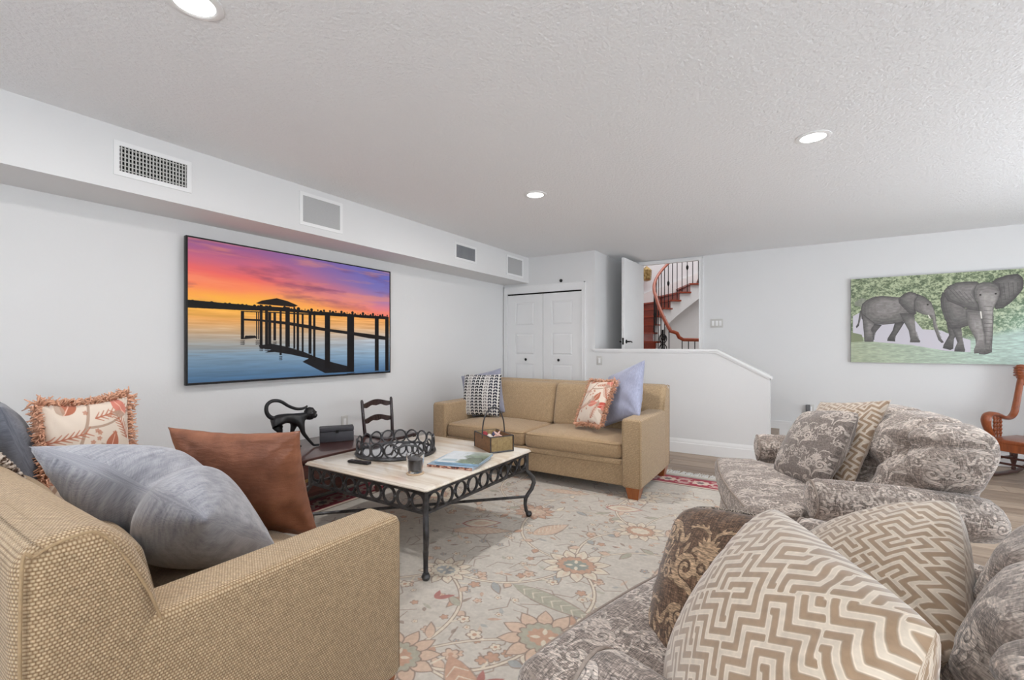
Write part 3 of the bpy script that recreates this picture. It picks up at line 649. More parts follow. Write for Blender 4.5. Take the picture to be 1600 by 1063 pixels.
# travertine: pale bands along X
M_trav = Mat('travertine', 0.16, coat=0.35); _co = M_trav.coord('Object', (0.8, 9.0, 9.0))
_f = M_trav.noise(_co, 1.6, 6, 0.6, 0.5); _f2 = M_trav.noise(M_trav.coord('Object', (2.5, 30, 30)), 2.0, 4, 0.6)
M_trav.color(M_trav.mix(M_trav.math('MULTIPLY', _f2, 0.45), M_trav.ramp(_f, [(0.28, L(188, 160, 138)), (0.42, L(218, 204, 186)), (0.58, L(236, 228, 216)), (0.78, L(212, 202, 190))]), L(222, 210, 194)))

IM_weave = paint_weave()
def weave_mat(name, tint, scale, bump):
    m = Mat(name, 0.9, spec=0.15, sheen=0.25); co = m.coord('Object', (scale,)*3); im = m.image(IM_weave, co, True)
    big = m.noise(m.coord('Object'), 2.2, 4); c = m.mix(1.0, im, tint, 'MULTIPLY')
    c = m.mix(m.math('MULTIPLY', m.math('SUBTRACT', big, 0.35), 0.4), c, m.mix(1.0, c, (0.78, 0.72, 0.64, 1), 'MULTIPLY'))
    g = m.noise(m.coord('Object'), 85, 3, 0.7); c = m.mix(m.math('MULTIPLY', m.math('GREATER_THAN', bump, -1), 0.55), c, m.mix(1.0, c, m.ramp(g, [(0.3, (0.62, 0.60, 0.56, 1)), (0.7, (1.25, 1.24, 1.22, 1))]), 'MULTIPLY'))
    m.color(c); m.bump(im, bump, 0.004); return m
M_tan = weave_mat('tan_basket_weave', (1.0, 1.0, 1.0, 1), 18.0, 0.85)
M_tan_plain = weave_mat('tan_seat_cloth', (0.97, 0.95, 0.93, 1), 34.0, 0.35)
M_welt = plain('tan_welt', L(172, 146, 112), 0.9, var=0.12, vs=90)
DM = damask_mask(768)
IM_dam = paint_damask('damask_grey', DM, (140, 128, 120), (206, 194, 184), 0.46, 1, 0.4)
IM_dam2 = paint_damask('damask_brown', DM, (100, 78, 62), (188, 160, 130), 0.46, 4)
def damask_mat(name, img, scale, box=True, bump=0.25, tint=None, stretch=1.0):
    m = Mat(name, 0.88, spec=0.15, sheen=0.3); co = m.coord('Object' if box else 'UV', (scale, scale*stretch, scale)); im = m.image(img, co, box)
    c = im if tint is None else m.mix(1.0, im, tint, 'MULTIPLY')
    m.color(c); m.bump(im, bump, 0.003); return m
M_dam = damask_mat('grey_damask', IM_dam, 2.9)
M_dam_pil = damask_mat('brown_damask', IM_dam2, 2.5, False)
M_dam_pil2 = damask_mat('grey_damask_pillow', paint_damask('damask_mauve', DM, (122, 112, 106), (198, 186, 176), 0.3, 6), 3.4, False)
M_cord = Mat('twisted_cord', 0.8); _co = M_cord.coord('Object', (260, 260, 260)); M_cord.color(M_cord.ramp(M_cord.noise(_co, 1.2, 1), [(0.45, L(58, 50, 46)), (0.55, L(176, 164, 150))]))
M_damwelt = plain('damask_welt', L(154, 141, 131), 0.9, var=0.15, vs=120)
IM_fret, IM_fh = paint_fret()
def fret_mat(name, scale, rot=0.0, tint=None, bump=0.9):
    m = Mat(name, 0.55, spec=0.3, sheen=0.5); co = m.coord('UV', (scale,)*3, (0, 0, rot)); im = m.image(IM_fret, co); h = m.image(IM_fh, co)
    m.color(im if tint is None else m.mix(1.0, im, tint, 'MULTIPLY')); m.bump(h, bump, 0.012); return m
M_fret = fret_mat('fret_velvet_cushion', 4.3, -0.6)
M_fret2 = fret_mat('fret_velvet_small', 3.6, 0.3, (0.86, 0.86, 0.88, 1))
def cloth(name, dark, light, stretch=(1, 1, 1), s1=30, s2=140, bump=0.2, sheen=0.4, rough=0.85, blot=5.0):
    m = Mat(name, rough, spec=0.2, sheen=sheen); a = m.noise(m.coord('UV', (stretch[0], stretch[1], 1)), s1, 4, 0.65); b = m.noise(m.coord('UV', (stretch[1], stretch[0], 1)), s2, 2); g = m.noise(m.coord('UV'), blot, 3)
    f = m.math('ADD', m.math('ADD', m.math('MULTIPLY', a, 0.45), m.math('MULTIPLY', b, 0.25)), m.math('MULTIPLY', g, 0.30))
    m.color(m.ramp(f, [(0.36, dark), (0.64, light)])); m.bump(b, bump, 0.002); return m
M_chen = cloth('blue_grey_chenille', L(112, 114, 124), L(178, 178, 184), (5, 1, 1), 16, 90)
M_chen_dk = cloth('slate_chenille', L(84, 88, 100), L(134, 138, 148), (2, 1, 1), 12, 70)
M_linen = cloth('periwinkle_linen', L(138, 142, 164), L(176, 180, 204), (6, 1, 1), 30, 160, 0.15)
M_linen2 = cloth('lavender_linen', L(136, 138, 154), L(168, 170, 188), (6, 1, 1), 30, 160, 0.15)
M_leather = Mat('brown_leather', 0.42, spec=0.45); _co = M_leather.coord('UV'); _g = M_leather.noise(_co, 9, 4); M_leather.color(M_leather.ramp(_g, [(0.3, L(112, 68, 48)), (0.7, L(156, 102, 76))]))
_vo = M_leather.node('ShaderNodeTexVoronoi', Scale=220.0); M_leather.link(_co, _vo.inputs['Vector']); M_leather.bump(M_leather.noise(M_leather.coord('UV', (3, 12, 1)), 4, 3), 0.35, 0.012, M_leather.bump(_vo.outputs['Distance'], 0.12, 0.002))
def uv_print(name, img, scale, bump=0.1, loc=(0, 0, 0), rot=0, rough=0.85, bd=0.003):
    m = Mat(name, rough, spec=0.2, sheen=0.2); im = m.image(img, m.coord('UV', (scale,)*3, (0, 0, rot), loc)); m.color(im); m.bump(im, bump, bd); return m
M_bw = uv_print('black_white_weave', paint_bw(), 2.4, 0.9, bd=0.01)
M_leafp = uv_print('coral_leaf_print', paint_floral(), 2.1, 0.05, (0.5, 0.47, 0))
M_fringe = plain('coral_fringe', L(214, 164, 136), 0.85, var=0.22, vs=60)
M_knit = Mat('grey_knit', 0.95); _co = M_knit.coord('Object', (60, 60, 60)); M_knit.color(M_knit.ramp(M_knit.noise(_co, 1.4, 2), [(0.35, L(112, 100, 92)), (0.6, L(186, 178, 170))])); M_knit.bump(M_knit.noise(_co, 1.4, 2), 0.6, 0.006)
M_braid = Mat('brown_braid', 0.9); _co = M_braid.coord('Object', (70, 70, 70)); M_braid.color(M_braid.ramp(M_braid.noise(_co, 1.2, 1), [(0.42, L(74, 54, 42)), (0.56, L(196, 184, 172))]))

IM_rug, RUG = paint_rug()
M_rug = Mat('oriental_rug', 0.95, spec=0.1, sheen=0.2); _im = M_rug.image(IM_rug, M_rug.coord('UV')); M_rug.color(_im); M_rug.bump(M_rug.noise(M_rug.coord('Object'), 260, 2), 0.25, 0.003)
M_rugside = plain('rug_edge', L(168, 156, 142), 0.95); M_rugfr = plain('rug_fringe', L(236, 234, 230), 0.95, var=0.05)
def emit_mat(name, img=None, col=(1, 1, 1, 1), strength=1.0, gloss=0.15):
    m = Mat(name, gloss); m.color((0.01, 0.01, 0.01, 1))
    if img is not None: m.link(m.image(img, m.coord('UV')), m.b.inputs['Emission Color'])
    else: m.b.inputs['Emission Color'].default_value = col
    m.b.inputs['Emission Strength'].default_value = strength; return m
M_screen = emit_mat('lit_screen', paint_sunset(), strength=0.68, gloss=0.5); M_screen.b.inputs['Specular IOR Level'].default_value = 0.1
M_lens = emit_mat('lamp_lens', None, (1, 0.99, 0.97, 1), 14.0)
M_canvas = Mat('canvas_print', 0.45, spec=0.4); M_canvas.color(M_canvas.image(paint_elephants(), M_canvas.coord('UV'))); M_canvas.bump(M_canvas.noise(M_canvas.coord('Object'), 300, 2), 0.08, 0.001)
M_canvedge = plain('canvas_edge', L(120, 124, 118), 0.7)
M_statue = plain('statue_black', L(24, 25, 28), 0.42, var=0.25, vs=20, bump=0.2, bs=70)
M_brass = Mat('antique_brass', 0.35, 0.8); M_brass.color(M_brass.ramp(M_brass.noise(M_brass.coord('Object'), 22, 4), [(0.3, L(120, 92, 50)), (0.7, L(206, 180, 124))])); M_brass.bump(M_brass.noise(M_brass.coord('Object'), 30, 3), 0.4, 0.01)
M_glass = Mat('clear_glass', 0.02); M_glass.color((1, 1, 1, 1)); M_glass.b.inputs['Transmission Weight'].default_value = 1.0; M_glass.b.inputs['IOR'].default_value = 1.45
M_wax = plain('navy_wax', L(34, 37, 48), 0.35, var=0.15)
M_cork = plain('cork', L(206, 180, 150), 0.8, var=0.12, vs=40)
M_plastic = plain('black_plastic', L(24, 24, 26), 0.4)
M_button = plain('grey_button', L(70, 70, 74), 0.5)
M_basket = wood('weathered_gold_wood', L(116, 92, 58), L(178, 156, 110), 0.55, (3, 22, 22), bump=0.5)
M_basket2 = wood('weathered_brown_wood', L(92, 62, 40), L(142, 104, 68), 0.55, (3, 22, 22), axis=1, bump=0.4)
M_inside = plain('box_lining', L(70, 30, 34), 0.7)
M_cover = Mat('magazine_cover', 0.25, coat=0.3); M_cover.color(M_cover.image(paint_cover(), M_cover.coord('UV')))
M_paper = plain('page_edge', L(206, 212, 222), 0.7, var=0.05); M_spine = Mat('printed_spine', 0.4); M_spine.color(M_spine.ramp(M_spine.noise(M_spine.coord('Object', (40, 40, 160)), 1.0, 2), [(0.42, L(52, 40, 44)), (0.5, L(170, 90, 66)), (0.6, L(222, 190, 170))]))
M_bluecov = plain('pale_blue_cover', L(150, 176, 196), 0.3, var=0.2, vs=14)
def shell(n, c): return plain(n, c, 0.5, var=0.15, vs=30)
M_sh = [shell('shell_white', L(232, 222, 212)), shell('shell_pink', L(216, 180, 168)), shell('bead_red', L(150, 40, 52)), shell('bead_navy', L(54, 60, 96))]

# ------------------------------------------------------------------ the setting
XL, XR, YF, YC, YB, ZC = -3.71, 3.40, -2.40, 5.625, 6.77, 2.50
fl = struct('floor', MB().box(XL-0.12, XR+0.12, YF-0.12, YB+0.12, -0.14, -0.016), M_subfloor)
rp = random.Random(4); PW = 0.182; nrow = int(math.ceil((YB-YF)/PW))
for i in range(nrow):
    y0 = YF+i*PW; y1 = min(y0+PW, YB); x = XL-rp.uniform(0, 1.2)
    while x < XR:
        x1 = x+rp.choice((1.5, 1.8, 2.1)); a, b = max(x, XL), min(x1, XR)
        if b-a > 0.02:
            g = 0.0015; c = 0.0025; m = MB()
            m.v = [(a+g, y0+g, -0.016), (b-g, y0+g, -0.016), (b-g, y1-g, -0.016), (a+g, y1-g, -0.016), (a+g, y0+g, -c), (b-g, y0+g, -c), (b-g, y1-g, -c), (a+g, y1-g, -c), (a+g+c, y0+g+c, 0), (b-g-c, y0+g+c, 0), (b-g-c, y1-g-c, 0), (a+g+c, y1-g-c, 0)]
            m.f = [(0, 1, 5, 4), (1, 2, 6, 5), (2, 3, 7, 6), (3, 0, 4, 7), (4, 5, 9, 8), (5, 6, 10, 9), (6, 7, 11, 10), (7, 4, 8, 11), (8, 9, 10, 11)]
            part('plank', m, M_plank, fl, angle=20)
        x = x1
struct('ceiling', MB().box(XL-0.12, XR+0.12, YF-0.12, YB, ZC, ZC+0.12), M_ceil)
struct('wall_left', MB().box(XL-0.12, XL, YF-0.12, YC, 0, ZC), M_wall)
struct('soffit_left', MB().box(XL, -3.29, YF, YC, 2.14, ZC), M_wall)
w = MB(); w.box(XL-0.12, -3.655, YC, YC+0.12, 0, ZC); w.box(-3.655, -2.46, YC, YC+0.12, 2.02, ZC); w.box(-2.46, -2.29, YC, YC+0.12, 0, ZC); w.box(-3.655, -2.46, YC+0.08, YC+0.12, 0, 2.02)
struct('wall_closet', w, M_wall)
struct('wall_closet_side', MB().box(-2.41, -2.29, YC+0.12, YB, 0, ZC), M_wall)
w = MB(); w.box(-2.41, -2.03, YB, YB+0.12, 0, ZC); w.box(-2.03, -1.20, YB, YB+0.12, 0, 0.40); w.box(-2.03, -1.20, YB, YB+0.12, 2.455, ZC); w.box(-1.20, XR+0.12, YB, YB+0.12, 0, ZC)
struct('wall_back', w, M_wall)
# half wall by the landing, its sloping cap and the landing itself
struct('wall_half', MB().prism([(-2.29, 0), (-0.30, 0), (-0.30, 0.905), (-0.827, 1.19), (-2.29, 1.19)], 'y', YC, YC+0.115), M_wall)
cap = MB(); y0, y1 = YC-0.022, YC+0.137
cap.prism([(-2.31, 1.19), (-2.31, 1.215), (-0.82, 1.215), (-0.28, 0.923), (-0.28, 0.894), (-0.30, 0.905), (-0.827, 1.19)], 'y', y0, y1)
cap.prism([(-2.30, 1.172), (-2.30, 1.19), (-0.827, 1.19), (-0.30, 0.905), (-0.30, 0.887), (-0.835, 1.172)], 'y', YC-0.011, YC+0.126)
struct('trim_1', cap, M_trim)
struct('landing', MB().box(-2.29, -0.83, YC+0.115, YB, 0, 0.40), M_plank); struct('step', MB().box(-0.83, -0.257, YC+0.115, YB, 0, 0.20), M_plank)
def baseboard(name, x0, y0, x1, y1, h=0.165):
    """profiled board along a line; its room side is on the left hand"""
    d = Vector((x1-x0, y1-y0, 0)); l = d.length; a = math.atan2(d.y, d.x); m = MB()
    m.prism([(0, 0), (0.016, 0), (0.016, h*0.70), (0.011, h*0.73), (0.011, h*0.86), (0.006, h*0.93), (0.004, h), (0, h)], 'x', 0, l)
    o = struct(name, m, M_trim); o.location = (x0, y0, 0); o.rotation_euler = (0, 0, a); return o
baseboard('baseboard_half', -0.30, YC, -2.43, YC); baseboard('baseboard_left', XL, YC, XL, YF); baseboard('baseboard_back', XR, YB, -0.12, YB, 0.14)
sk = MB(); sk.box(-0.83, -0.12, YB-0.016, YB, 0, 0.30); sk.box(-0.83, -0.12, YB-0.024, YB-0.016, 0.285, 0.302); sk.box(-0.83, -0.155, YB-0.021, YB-0.016, 0.262, 0.270); sk.box(-0.137, -0.12, YB-0.024, YB-0.016, 0, 0.285); sk.box(-0.162, -0.155, YB-0.021, YB-0.016, 0, 0.262)
struct('baseboard_step', sk, M_trim)
# unseen walls; their windows are added to carry the area fills
w = MB(); x = [XL-0.12, -2.85, -0.95, 0.0, 2.2, XR+0.12]
for i in (0, 2, 4): w.box(x[i], x[i+1], YF-0.12, YF, 0, ZC)
for i in (1, 3): w.box(x[i], x[i+1], YF-0.12, YF, 0, 0.6); w.box(x[i], x[i+1], YF-0.12, YF, 2.1, ZC)
struct('wall_front', w, M_wall)
w = MB(); w.box(XR, XR+0.12, YF, 2.1, 0, ZC); w.box(XR, XR+0.12, 5.3, YB, 0, ZC); w.box(XR, XR+0.12, 2.1, 5.3, 2.2, ZC); struct('wall_right', w, M_wall)
for nme, (a, b, z0, z1, sd) in {'added_window_1': (-2.85, -0.95, 0.6, 2.1, 'f'), 'added_window_2': (0.0, 2.2, 0.6, 2.1, 'f'), 'added_window_3': (2.1, 5.3, 0.0, 2.2, 'r')}.items():
    e = struct_empty(nme); fr = MB(); n = 2
    for k in range(n+1):
        c = a+0.03+(b-a-0.06)*k/n
        fr.box(*((c-0.03, c+0.03, YF-0.10, YF-0.04) if sd == 'f' else (XR+0.04, XR+0.10, c-0.03, c+0.03)), z0, z1)
    for z in (z0, z1-0.05): fr.box(*((a, b, YF-0.10, YF-0.04) if sd == 'f' else (XR+0.04, XR+0.10, a, b)), z, z+0.05)
    part('window_frame', fr, M_trim, e)
    for k in range(n):
        c0, c1 = a+0.06+(b-a-0.06)*k/n, a+(b-a-0.06)*(k+1)/n
        part('pane', MB().box(*((c0, c1, YF-0.075, YF-0.067) if sd == 'f' else (XR+0.067, XR+0.075, c0, c1)), z0+0.05, z1-0.05), M_glass, e)

# bifold closet door
def casing(name, x0, x1, zt, yw, wd=0.05, top=0.105, zb=0.0):
    m = MB()
    for a, b in ((x0-wd, x0), (x1, x1+wd)):
        m.box(a, b, yw-0.016, yw, zb, zt+top); 
    m.box(x0, x1, yw-0.016, yw, zt, zt+top)
    m.box(x0-wd, x0-wd+0.014, yw-0.024, yw-0.016, zb, zt+top); m.box(x1+wd-0.014, x1+wd, yw-0.024, yw-0.016, zb, zt+top); m.box(x0-wd, x1+wd, yw-0.024, yw-0.016, zt+top-0.016, zt+top)
    m.box(x0-0.012, x0, yw-0.021, yw-0.016, zb, zt); m.box(x1, x1+0.012, yw-0.021, yw-0.016, zb, zt); m.box(x0, x1, yw-0.021, yw-0.016, zt, zt+0.012)
    return struct(name, m, M_trim)
casing('trim_2', -3.645, -2.47, 2.0, YC)
d1 = struct_empty('door_1')
part('track', MB().box(-3.645, -2.47, YC+0.005, YC+0.05, 1.985, 2.0), M_dark, d1)  # dark strip stands in for the shaded gap above the leaves
for xa, xb in ((-3.642, -3.062), (-3.056, -2.474)):
    lf = MB(); sw = 0.135; rows = [(0.20, 0.60), (0.72, 1.00), (1.125, 1.43), (1.54, 1.875)]; yf, yb = YC-0.002, YC+0.03
    lf.box(xa, xa+sw, yf, yb, 0.02, 1.98); lf.box(xb-sw, xb, yf, yb, 0.02, 1.98)
    zz = [0.02]+[z for r_ in rows for z in r_]+[1.98]
    for k in range(0, len(zz), 2): lf.box(xa+sw, xb-sw, yf, yb, zz[k], zz[k+1])
    leaf_ = part('door_leaf', lf, M_door, d1)
    for z0, z1 in rows:
        m = MB(); a, b = xa+sw, xb-sw; y = yf+0.012; e = 0.028
        m.v = [(a, y, z0), (b, y, z0), (b, y, z1), (a, y, z1), (a+e*0.35, y, z0+e*0.35), (b-e*0.35, y, z0+e*0.35), (b-e*0.35, y, z1-e*0.35), (a+e*0.35, y, z1-e*0.35), (a+e, yf+0.003, z0+e), (b-e, yf+0.003, z0+e), (b-e, yf+0.003, z1-e), (a+e, yf+0.003, z1-e)]
        m.f = [(k, (k+1) % 4, (k+1) % 4+4, k+4) for k in range(4)]+[(k+4, (k+1) % 4+4, (k+1) % 4+8, k+8) for k in range(4)]+[(8, 9, 10, 11)]
        part('panel', m, M_door, leaf_, angle=10)
    kx = (xa+xb)/2+(0.03 if xa < -3.3 else -0.04)
    part('knob', MB().lathe([(0.004, 0), (0.006, 0.012), (0.016, 0.02), (0.019, 0.028), (0.012, 0.036), (0.001, 0.038)], 14, M=Matrix.Translation((kx, yf, 1.06)) @ Matrix.Rotation(PI/2, 4, 'X')), M_black, leaf_, 'round black knob')
# hall door standing open on the landing
casing('trim_3', -2.03+0.02, -1.20-0.02, 2.44, YB, 0.055, 0.045, 0.40)
d2 = struct_empty('door_2', (-2.005, YB-0.02, 0.41), -PI/2-math.radians(1.5))
part('door_leaf', MB().box(0, 0.80, -0.02, 0.02, 0, 2.02, 0.003), M_door, d2)
for sd in (1, -1):
    m = MB(); m.lathe([(0.001, 0), (0.026, 0), (0.026, 0.008), (0.010, 0.012), (0.010, 0.05), (0.001, 0.05)], 14, M=Matrix.Translation((0.735, 0.02*sd, 0.90)) @ Matrix.Rotation(-PI/2*sd, 4, 'X'))
    m.tube([(0.735, 0.062*sd, 0.90), (0.68, 0.064*sd, 0.902), (0.635, 0.062*sd, 0.896), (0.618, 0.06*sd, 0.89)], [0.009, 0.009, 0.008, 0.007], 8)
    part('handle', m, M_black, d2, 'black lever handle')
part('latch_plate', MB().box(0.7985, 0.8015, -0.012, 0.012, 0.86, 0.95), M_black, d2)
# ------------------------------------------------------------------ stair hall behind the door
CS, SN = math.cos(YAW), math.sin(YAW)
C0 = Vector((-1.733, 10.15, 0)); LF = Vector((-CS, -SN, 0)); AW = Vector((-SN, CS, 0))
def SP(al, R, z): a = math.radians(al); p = C0+(LF*math.cos(a)+AW*math.sin(a))*R; return (p.x, p.y, z)
struct('floor_hall', MB().box(-6.0, 3.0, YB+0.12, 13.6, 0.28, 0.40), M_plank)
w = MB(); w.box(-6.0, 3.0, 13.5, 13.62, 0.4, 5.6); struct('wall_hall_back', w, M_hall)
struct('wall_hall_left', MB().box(-6.1, -6.0, YB+0.12, 13.6, 0.4, 5.6), M_hall); struct('wall_hall_right', MB().box(3.0, 3.1, YB+0.12, 13.6, 0.4, 5.6), M_hall)
struct('wall_hall_front', MB().box(-6.0, 3.0, YB+0.125, YB+0.2, 2.6, 5.6), M_hall); struct('ceiling_hall', MB().box(-6.1, 3.1, YB+0.12, 13.62, 5.6, 5.7), M_hall)
area('hall_fill', (-1.4, 9.6, 5.5), (0, 0, 0), 4.0, 4.0, HALL_W)
m = MB(); N_ = 40; vs = []; 
for i in range(N_+1):
    al = -22+150*i/N_
    for R, z in ((2.04, 0.4), (2.04, 5.5), (2.14, 5.5), (2.14, 0.4)): vs.append(SP(al, R, z))
fs = [(i*4+j, i*4+(j+1) % 4, (i+1)*4+(j+1) % 4, (i+1)*4+j) for i in range(N_) for j in range(4)]+[(0, 1, 2, 3), tuple(N_*4+j for j in (3, 2, 1, 0))]
struct('wall_hall_curved', m.add(vs, fs), M_hall)
st = thing('curved_staircase', 'curved cherry wood staircase with iron balusters seen through the open doorway', 'staircase', (C0.x, C0.y, 0.40))
OFF = -Vector((C0.x, C0.y, 0.40))
def sp(al, R, z): return Vector(SP(al, R, z))+OFF
DA, A0, RIS, NS = 14.0, -58.0, 0.19, 13
zt = lambda i: 0.40+RIS*(i+1)
def wedge(a0, a1, r0, r1, z0, z1, n=4):
    vs = []; fs = []
    for i in range(n+1):
        al = a0+(a1-a0)*i/n
        for R, z in ((r0, z0), (r0, z1), (r1, z1), (r1, z0)): vs.append(sp(al, R, z))
    for i in range(n): fs += [(i*4+j, (i+1)*4+j, (i+1)*4+(j+1) % 4, i*4+(j+1) % 4) for j in range(4)]
    return MB().add(vs, fs+[(0, 1, 2, 3), (n*4+3, n*4+2, n*4+1, n*4)])
for i in range(NS):
    a = A0+DA*i
    part('tread', wedge(a-2.2, a+DA, 0.93, 2.02, zt(i)-0.035, zt(i)), M_cherry, st); part('riser', wedge(a, a+1.0, 1.0, 2.02, zt(i)-RIS, zt(i)-0.035, 1), M_cherry, st)
# white inner string: stepped on top, helical underneath; then the plastered soffit
m = MB()
for i in range(NS):
    a = A0+DA*i; n = 4; vs = []; fs = []
    for k in range(n+1):
        al = a+DA*k/n; zb = 0.40+RIS*(i+k/n)-0.30
        for R, z in ((0.985, max(0.4, zb)), (0.985, zt(i)-0.036), (1.02, zt(i)-0.036), (1.02, max(0.4, zb))): vs.append(sp(al, R, z))
    for k in range(n): fs += [(k*4+j, (k+1)*4+j, (k+1)*4+(j+1) % 4, k*4+(j+1) % 4) for j in range(4)]
    m.add(vs, fs+[(0, 1, 2, 3), (n*4+3, n*4+2, n*4+1, n*4)])
part('inner_string', m, M_trim, st)
def helix(a0, a1, R, zf, n): return [(a0+(a1-a0)*k/n, R, zf(a0+(a1-a0)*k/n)) for k in range(n+1)]
zh = lambda al: 0.40+RIS*((al-A0)/DA)
m = MB(); vs = []; fs = []; n = 60
for k in range(n+1):
    al = A0+DA*NS*k/n
    for R, dz in ((1.02, -0.30), (2.02, -0.30), (2.02, -0.24), (1.02, -0.24)): vs.append(sp(al, R, max(0.4, zh(al)+dz)))
for k in range(n): fs += [(k*4+j, (k+1)*4+j, (k+1)*4+(j+1) % 4, k*4+(j+1) % 4) for j in range(4)]
part('soffit', m.add(vs, fs), M_hall, st)
m = MB(); vs = []; fs = []
for k in range(n+1):
    al = A0+DA*NS*k/n
    for R, lo in ((1.20, 1), (1.20, 0), (1.24, 0), (1.24, 1)): vs.append(sp(al, R, 0.4 if lo else max(0.402, zh(al)-0.25)))
for k in range(n): fs += [(k*4+j, (k+1)*4+j, (k+1)*4+(j+1) % 4, k*4+(j+1) % 4) for j in range(4)]
part('drum_wall', m.add(vs, fs), M_trim, st)
m = MB(); vs = []; fs = []
for k in range(n+1):
    al = -20+(A0+DA*NS+20)*k/n
    for R, dz in ((2.005, 0.0), (2.005, 0.42), (2.035, 0.42), (2.035, 0.0)): vs.append(sp(al, R, zh(al)+dz))
for k in range(n): fs += [(k*4+j, (k+1)*4+j, (k+1)*4+(j+1) % 4, k*4+(j+1) % 4) for j in range(4)]
part('wall_skirt', m.add(vs, fs), M_trim, st)
rz = lambda al: zh(al)+1.07-0.0103*max(0, -al)
rail = [sp(al, 0.99, rz(al)) for al in np.linspace(-30, A0+DA*NS, 60)]
g0 = rail[0]; gd = -LF
lead = [g0+gd*1.6+Vector((0, 0, -0.17)), g0+gd*0.55+Vector((0, 0, -0.17)), g0+gd*0.24+Vector((0, 0, -0.165)), g0+gd*0.16+Vector((0, 0, -0.12)), g0+gd*0.12+Vector((0, 0, -0.04)), g0+gd*0.05+Vector((0, 0, -0.012))]
part('handrail', MB().tube(lead+rail, 0.036, 8, sq=(1.0, 0.85)), M_rail, st, angle=60)
for i in range(NS):
    for q in (0.2, 0.7):
        al = A0+DA*(i+q)
        if al < -30: continue
        b = sp(al, 0.99, zt(i)); t = sp(al, 0.99, rz(al)); m = MB().tube([b, t], 0.009, 6)
        if (2*i+int(q > 0.5)) % 4 == 1:
            mid = b.lerp(t, 0.55); m.lathe([(0.006, -0.07), (0.026, -0.02), (0.028, 0.02), (0.006, 0.07)], 8, tuple(mid))
        part('baluster', m, M_black, st)
for k in range(11):
    p = g0+gd*(0.22+k*0.125); part('baluster', MB().tube([Vector((p.x, p.y, 0.0)), Vector((p.x, p.y, g0.z-0.18))], 0.009, 6), M_black, st)
nw = MB(); p = sp(-12, 0.94, 0.4)
nw.tube([(p.x, p.y, 0), (p.x, p.y, 1.18)], 0.02, 8)
for k in range(5):
    q = Vector((p.x, p.y, 0.2+k*0.2)); nw.tube([q+Vector((0.075*math.cos(t*2*PI), 0.02, 0.09*math.sin(t*2*PI))) for t in np.linspace(0, 1, 14)[:-1]], 0.010, 5, closed=True); nw.lathe([(0.01, -0.03), (0.04, 0), (0.01, 0.03)], 8, tuple(q))
part('newel_post', nw, M_black, st, 'black iron newel with scrolls')
# brass wall lantern on the curved wall
def uw(r, f, z): return Vector((CS*r-SN*f, SN*r+CS*f, z))
lp = uw(0.2935*11.2, 11.2, 3.0); ln = thing('wall_lantern', 'antique brass lantern on the grey curved wall beside the staircase', 'lamp', tuple(lp), YAW)
part('body', MB().lathe([(0.02, -0.17), (0.09, -0.15), (0.11, -0.13), (0.13, 0.10), (0.10, 0.13), (0.05, 0.17), (0.012, 0.20)], 6, close=True), M_brass, ln, angle=20)
part('wall_plate', MB().box(-0.16, 0.03, 0.02, 0.30, -0.06, 0.10, 0.01), M_brass, ln)

# ------------------------------------------------------------------ vents, plates, lamps, pictures
def vent(label, y0, y1, z0, z1, kind, group=None):
    t = thing('air_vent' if kind != 'cloth' else 'grille_panel', label, 'vent' if kind != 'cloth' else 'grille', (-3.29, (y0+y1)/2, (z0+z1)/2)); hy, hz = (y1-y0)/2, (z1-z0)/2; b = 0.026
    fr = MB(); fr.box(0, 0.008, -hy, -hy+b, -hz, hz); fr.box(0, 0.008, hy-b, hy, -hz, hz); fr.box(0, 0.008, -hy+b, hy-b, -hz, -hz+b); fr.box(0, 0.008, -hy+b, hy-b, hz-b, hz); part('frame', fr, M_trim, t)
    iy, iz = hy-b, hz-b
    if kind == 'cloth': part('grille_cloth', MB().box(0.0, 0.004, -iy, iy, -iz, iz), M_grille, t); return t
    part('backing', MB().box(0.0005, 0.0015, -iy, iy, -iz, iz), M_dark if kind == 'grid' else M_slat2, t)  # grid kind: dark sheet stands in for the unlit duct behind
    ny, nz = (20, 6) if kind == 'grid' else (14, 0); sm = M_slat if kind == 'grid' else M_slat2
    for k in range(ny):
        y = -iy+2*iy*(k+0.5)/ny; part('slat', MB().box(0.003, 0.010, y-0.0030, y+0.0030, -iz, iz), sm, t)
    for k in range(nz):
        z = -iz+2*iz*(k+0.5)/nz; part('slat', MB().box(0.0015, 0.006, -iy, iy, z-0.0030, z+0.0030), sm, t)
    return t
vent('white framed dark grid air vent high on the soffit above the television', 0.982, 1.372, 2.222, 2.418, 'grid')
vent('large pale cloth grille panel on the soffit, above the right half of the television', 2.115, 2.505, 2.195, 2.452, 'cloth')
vent('small grey slatted air vent on the soffit, between the two cloth panels', 3.985, 4.385, 2.225, 2.42, 'slat')
vent('pale cloth grille panel at the soffit end next to the closet', 5.045, 5.465, 2.19, 2.455, 'cloth')

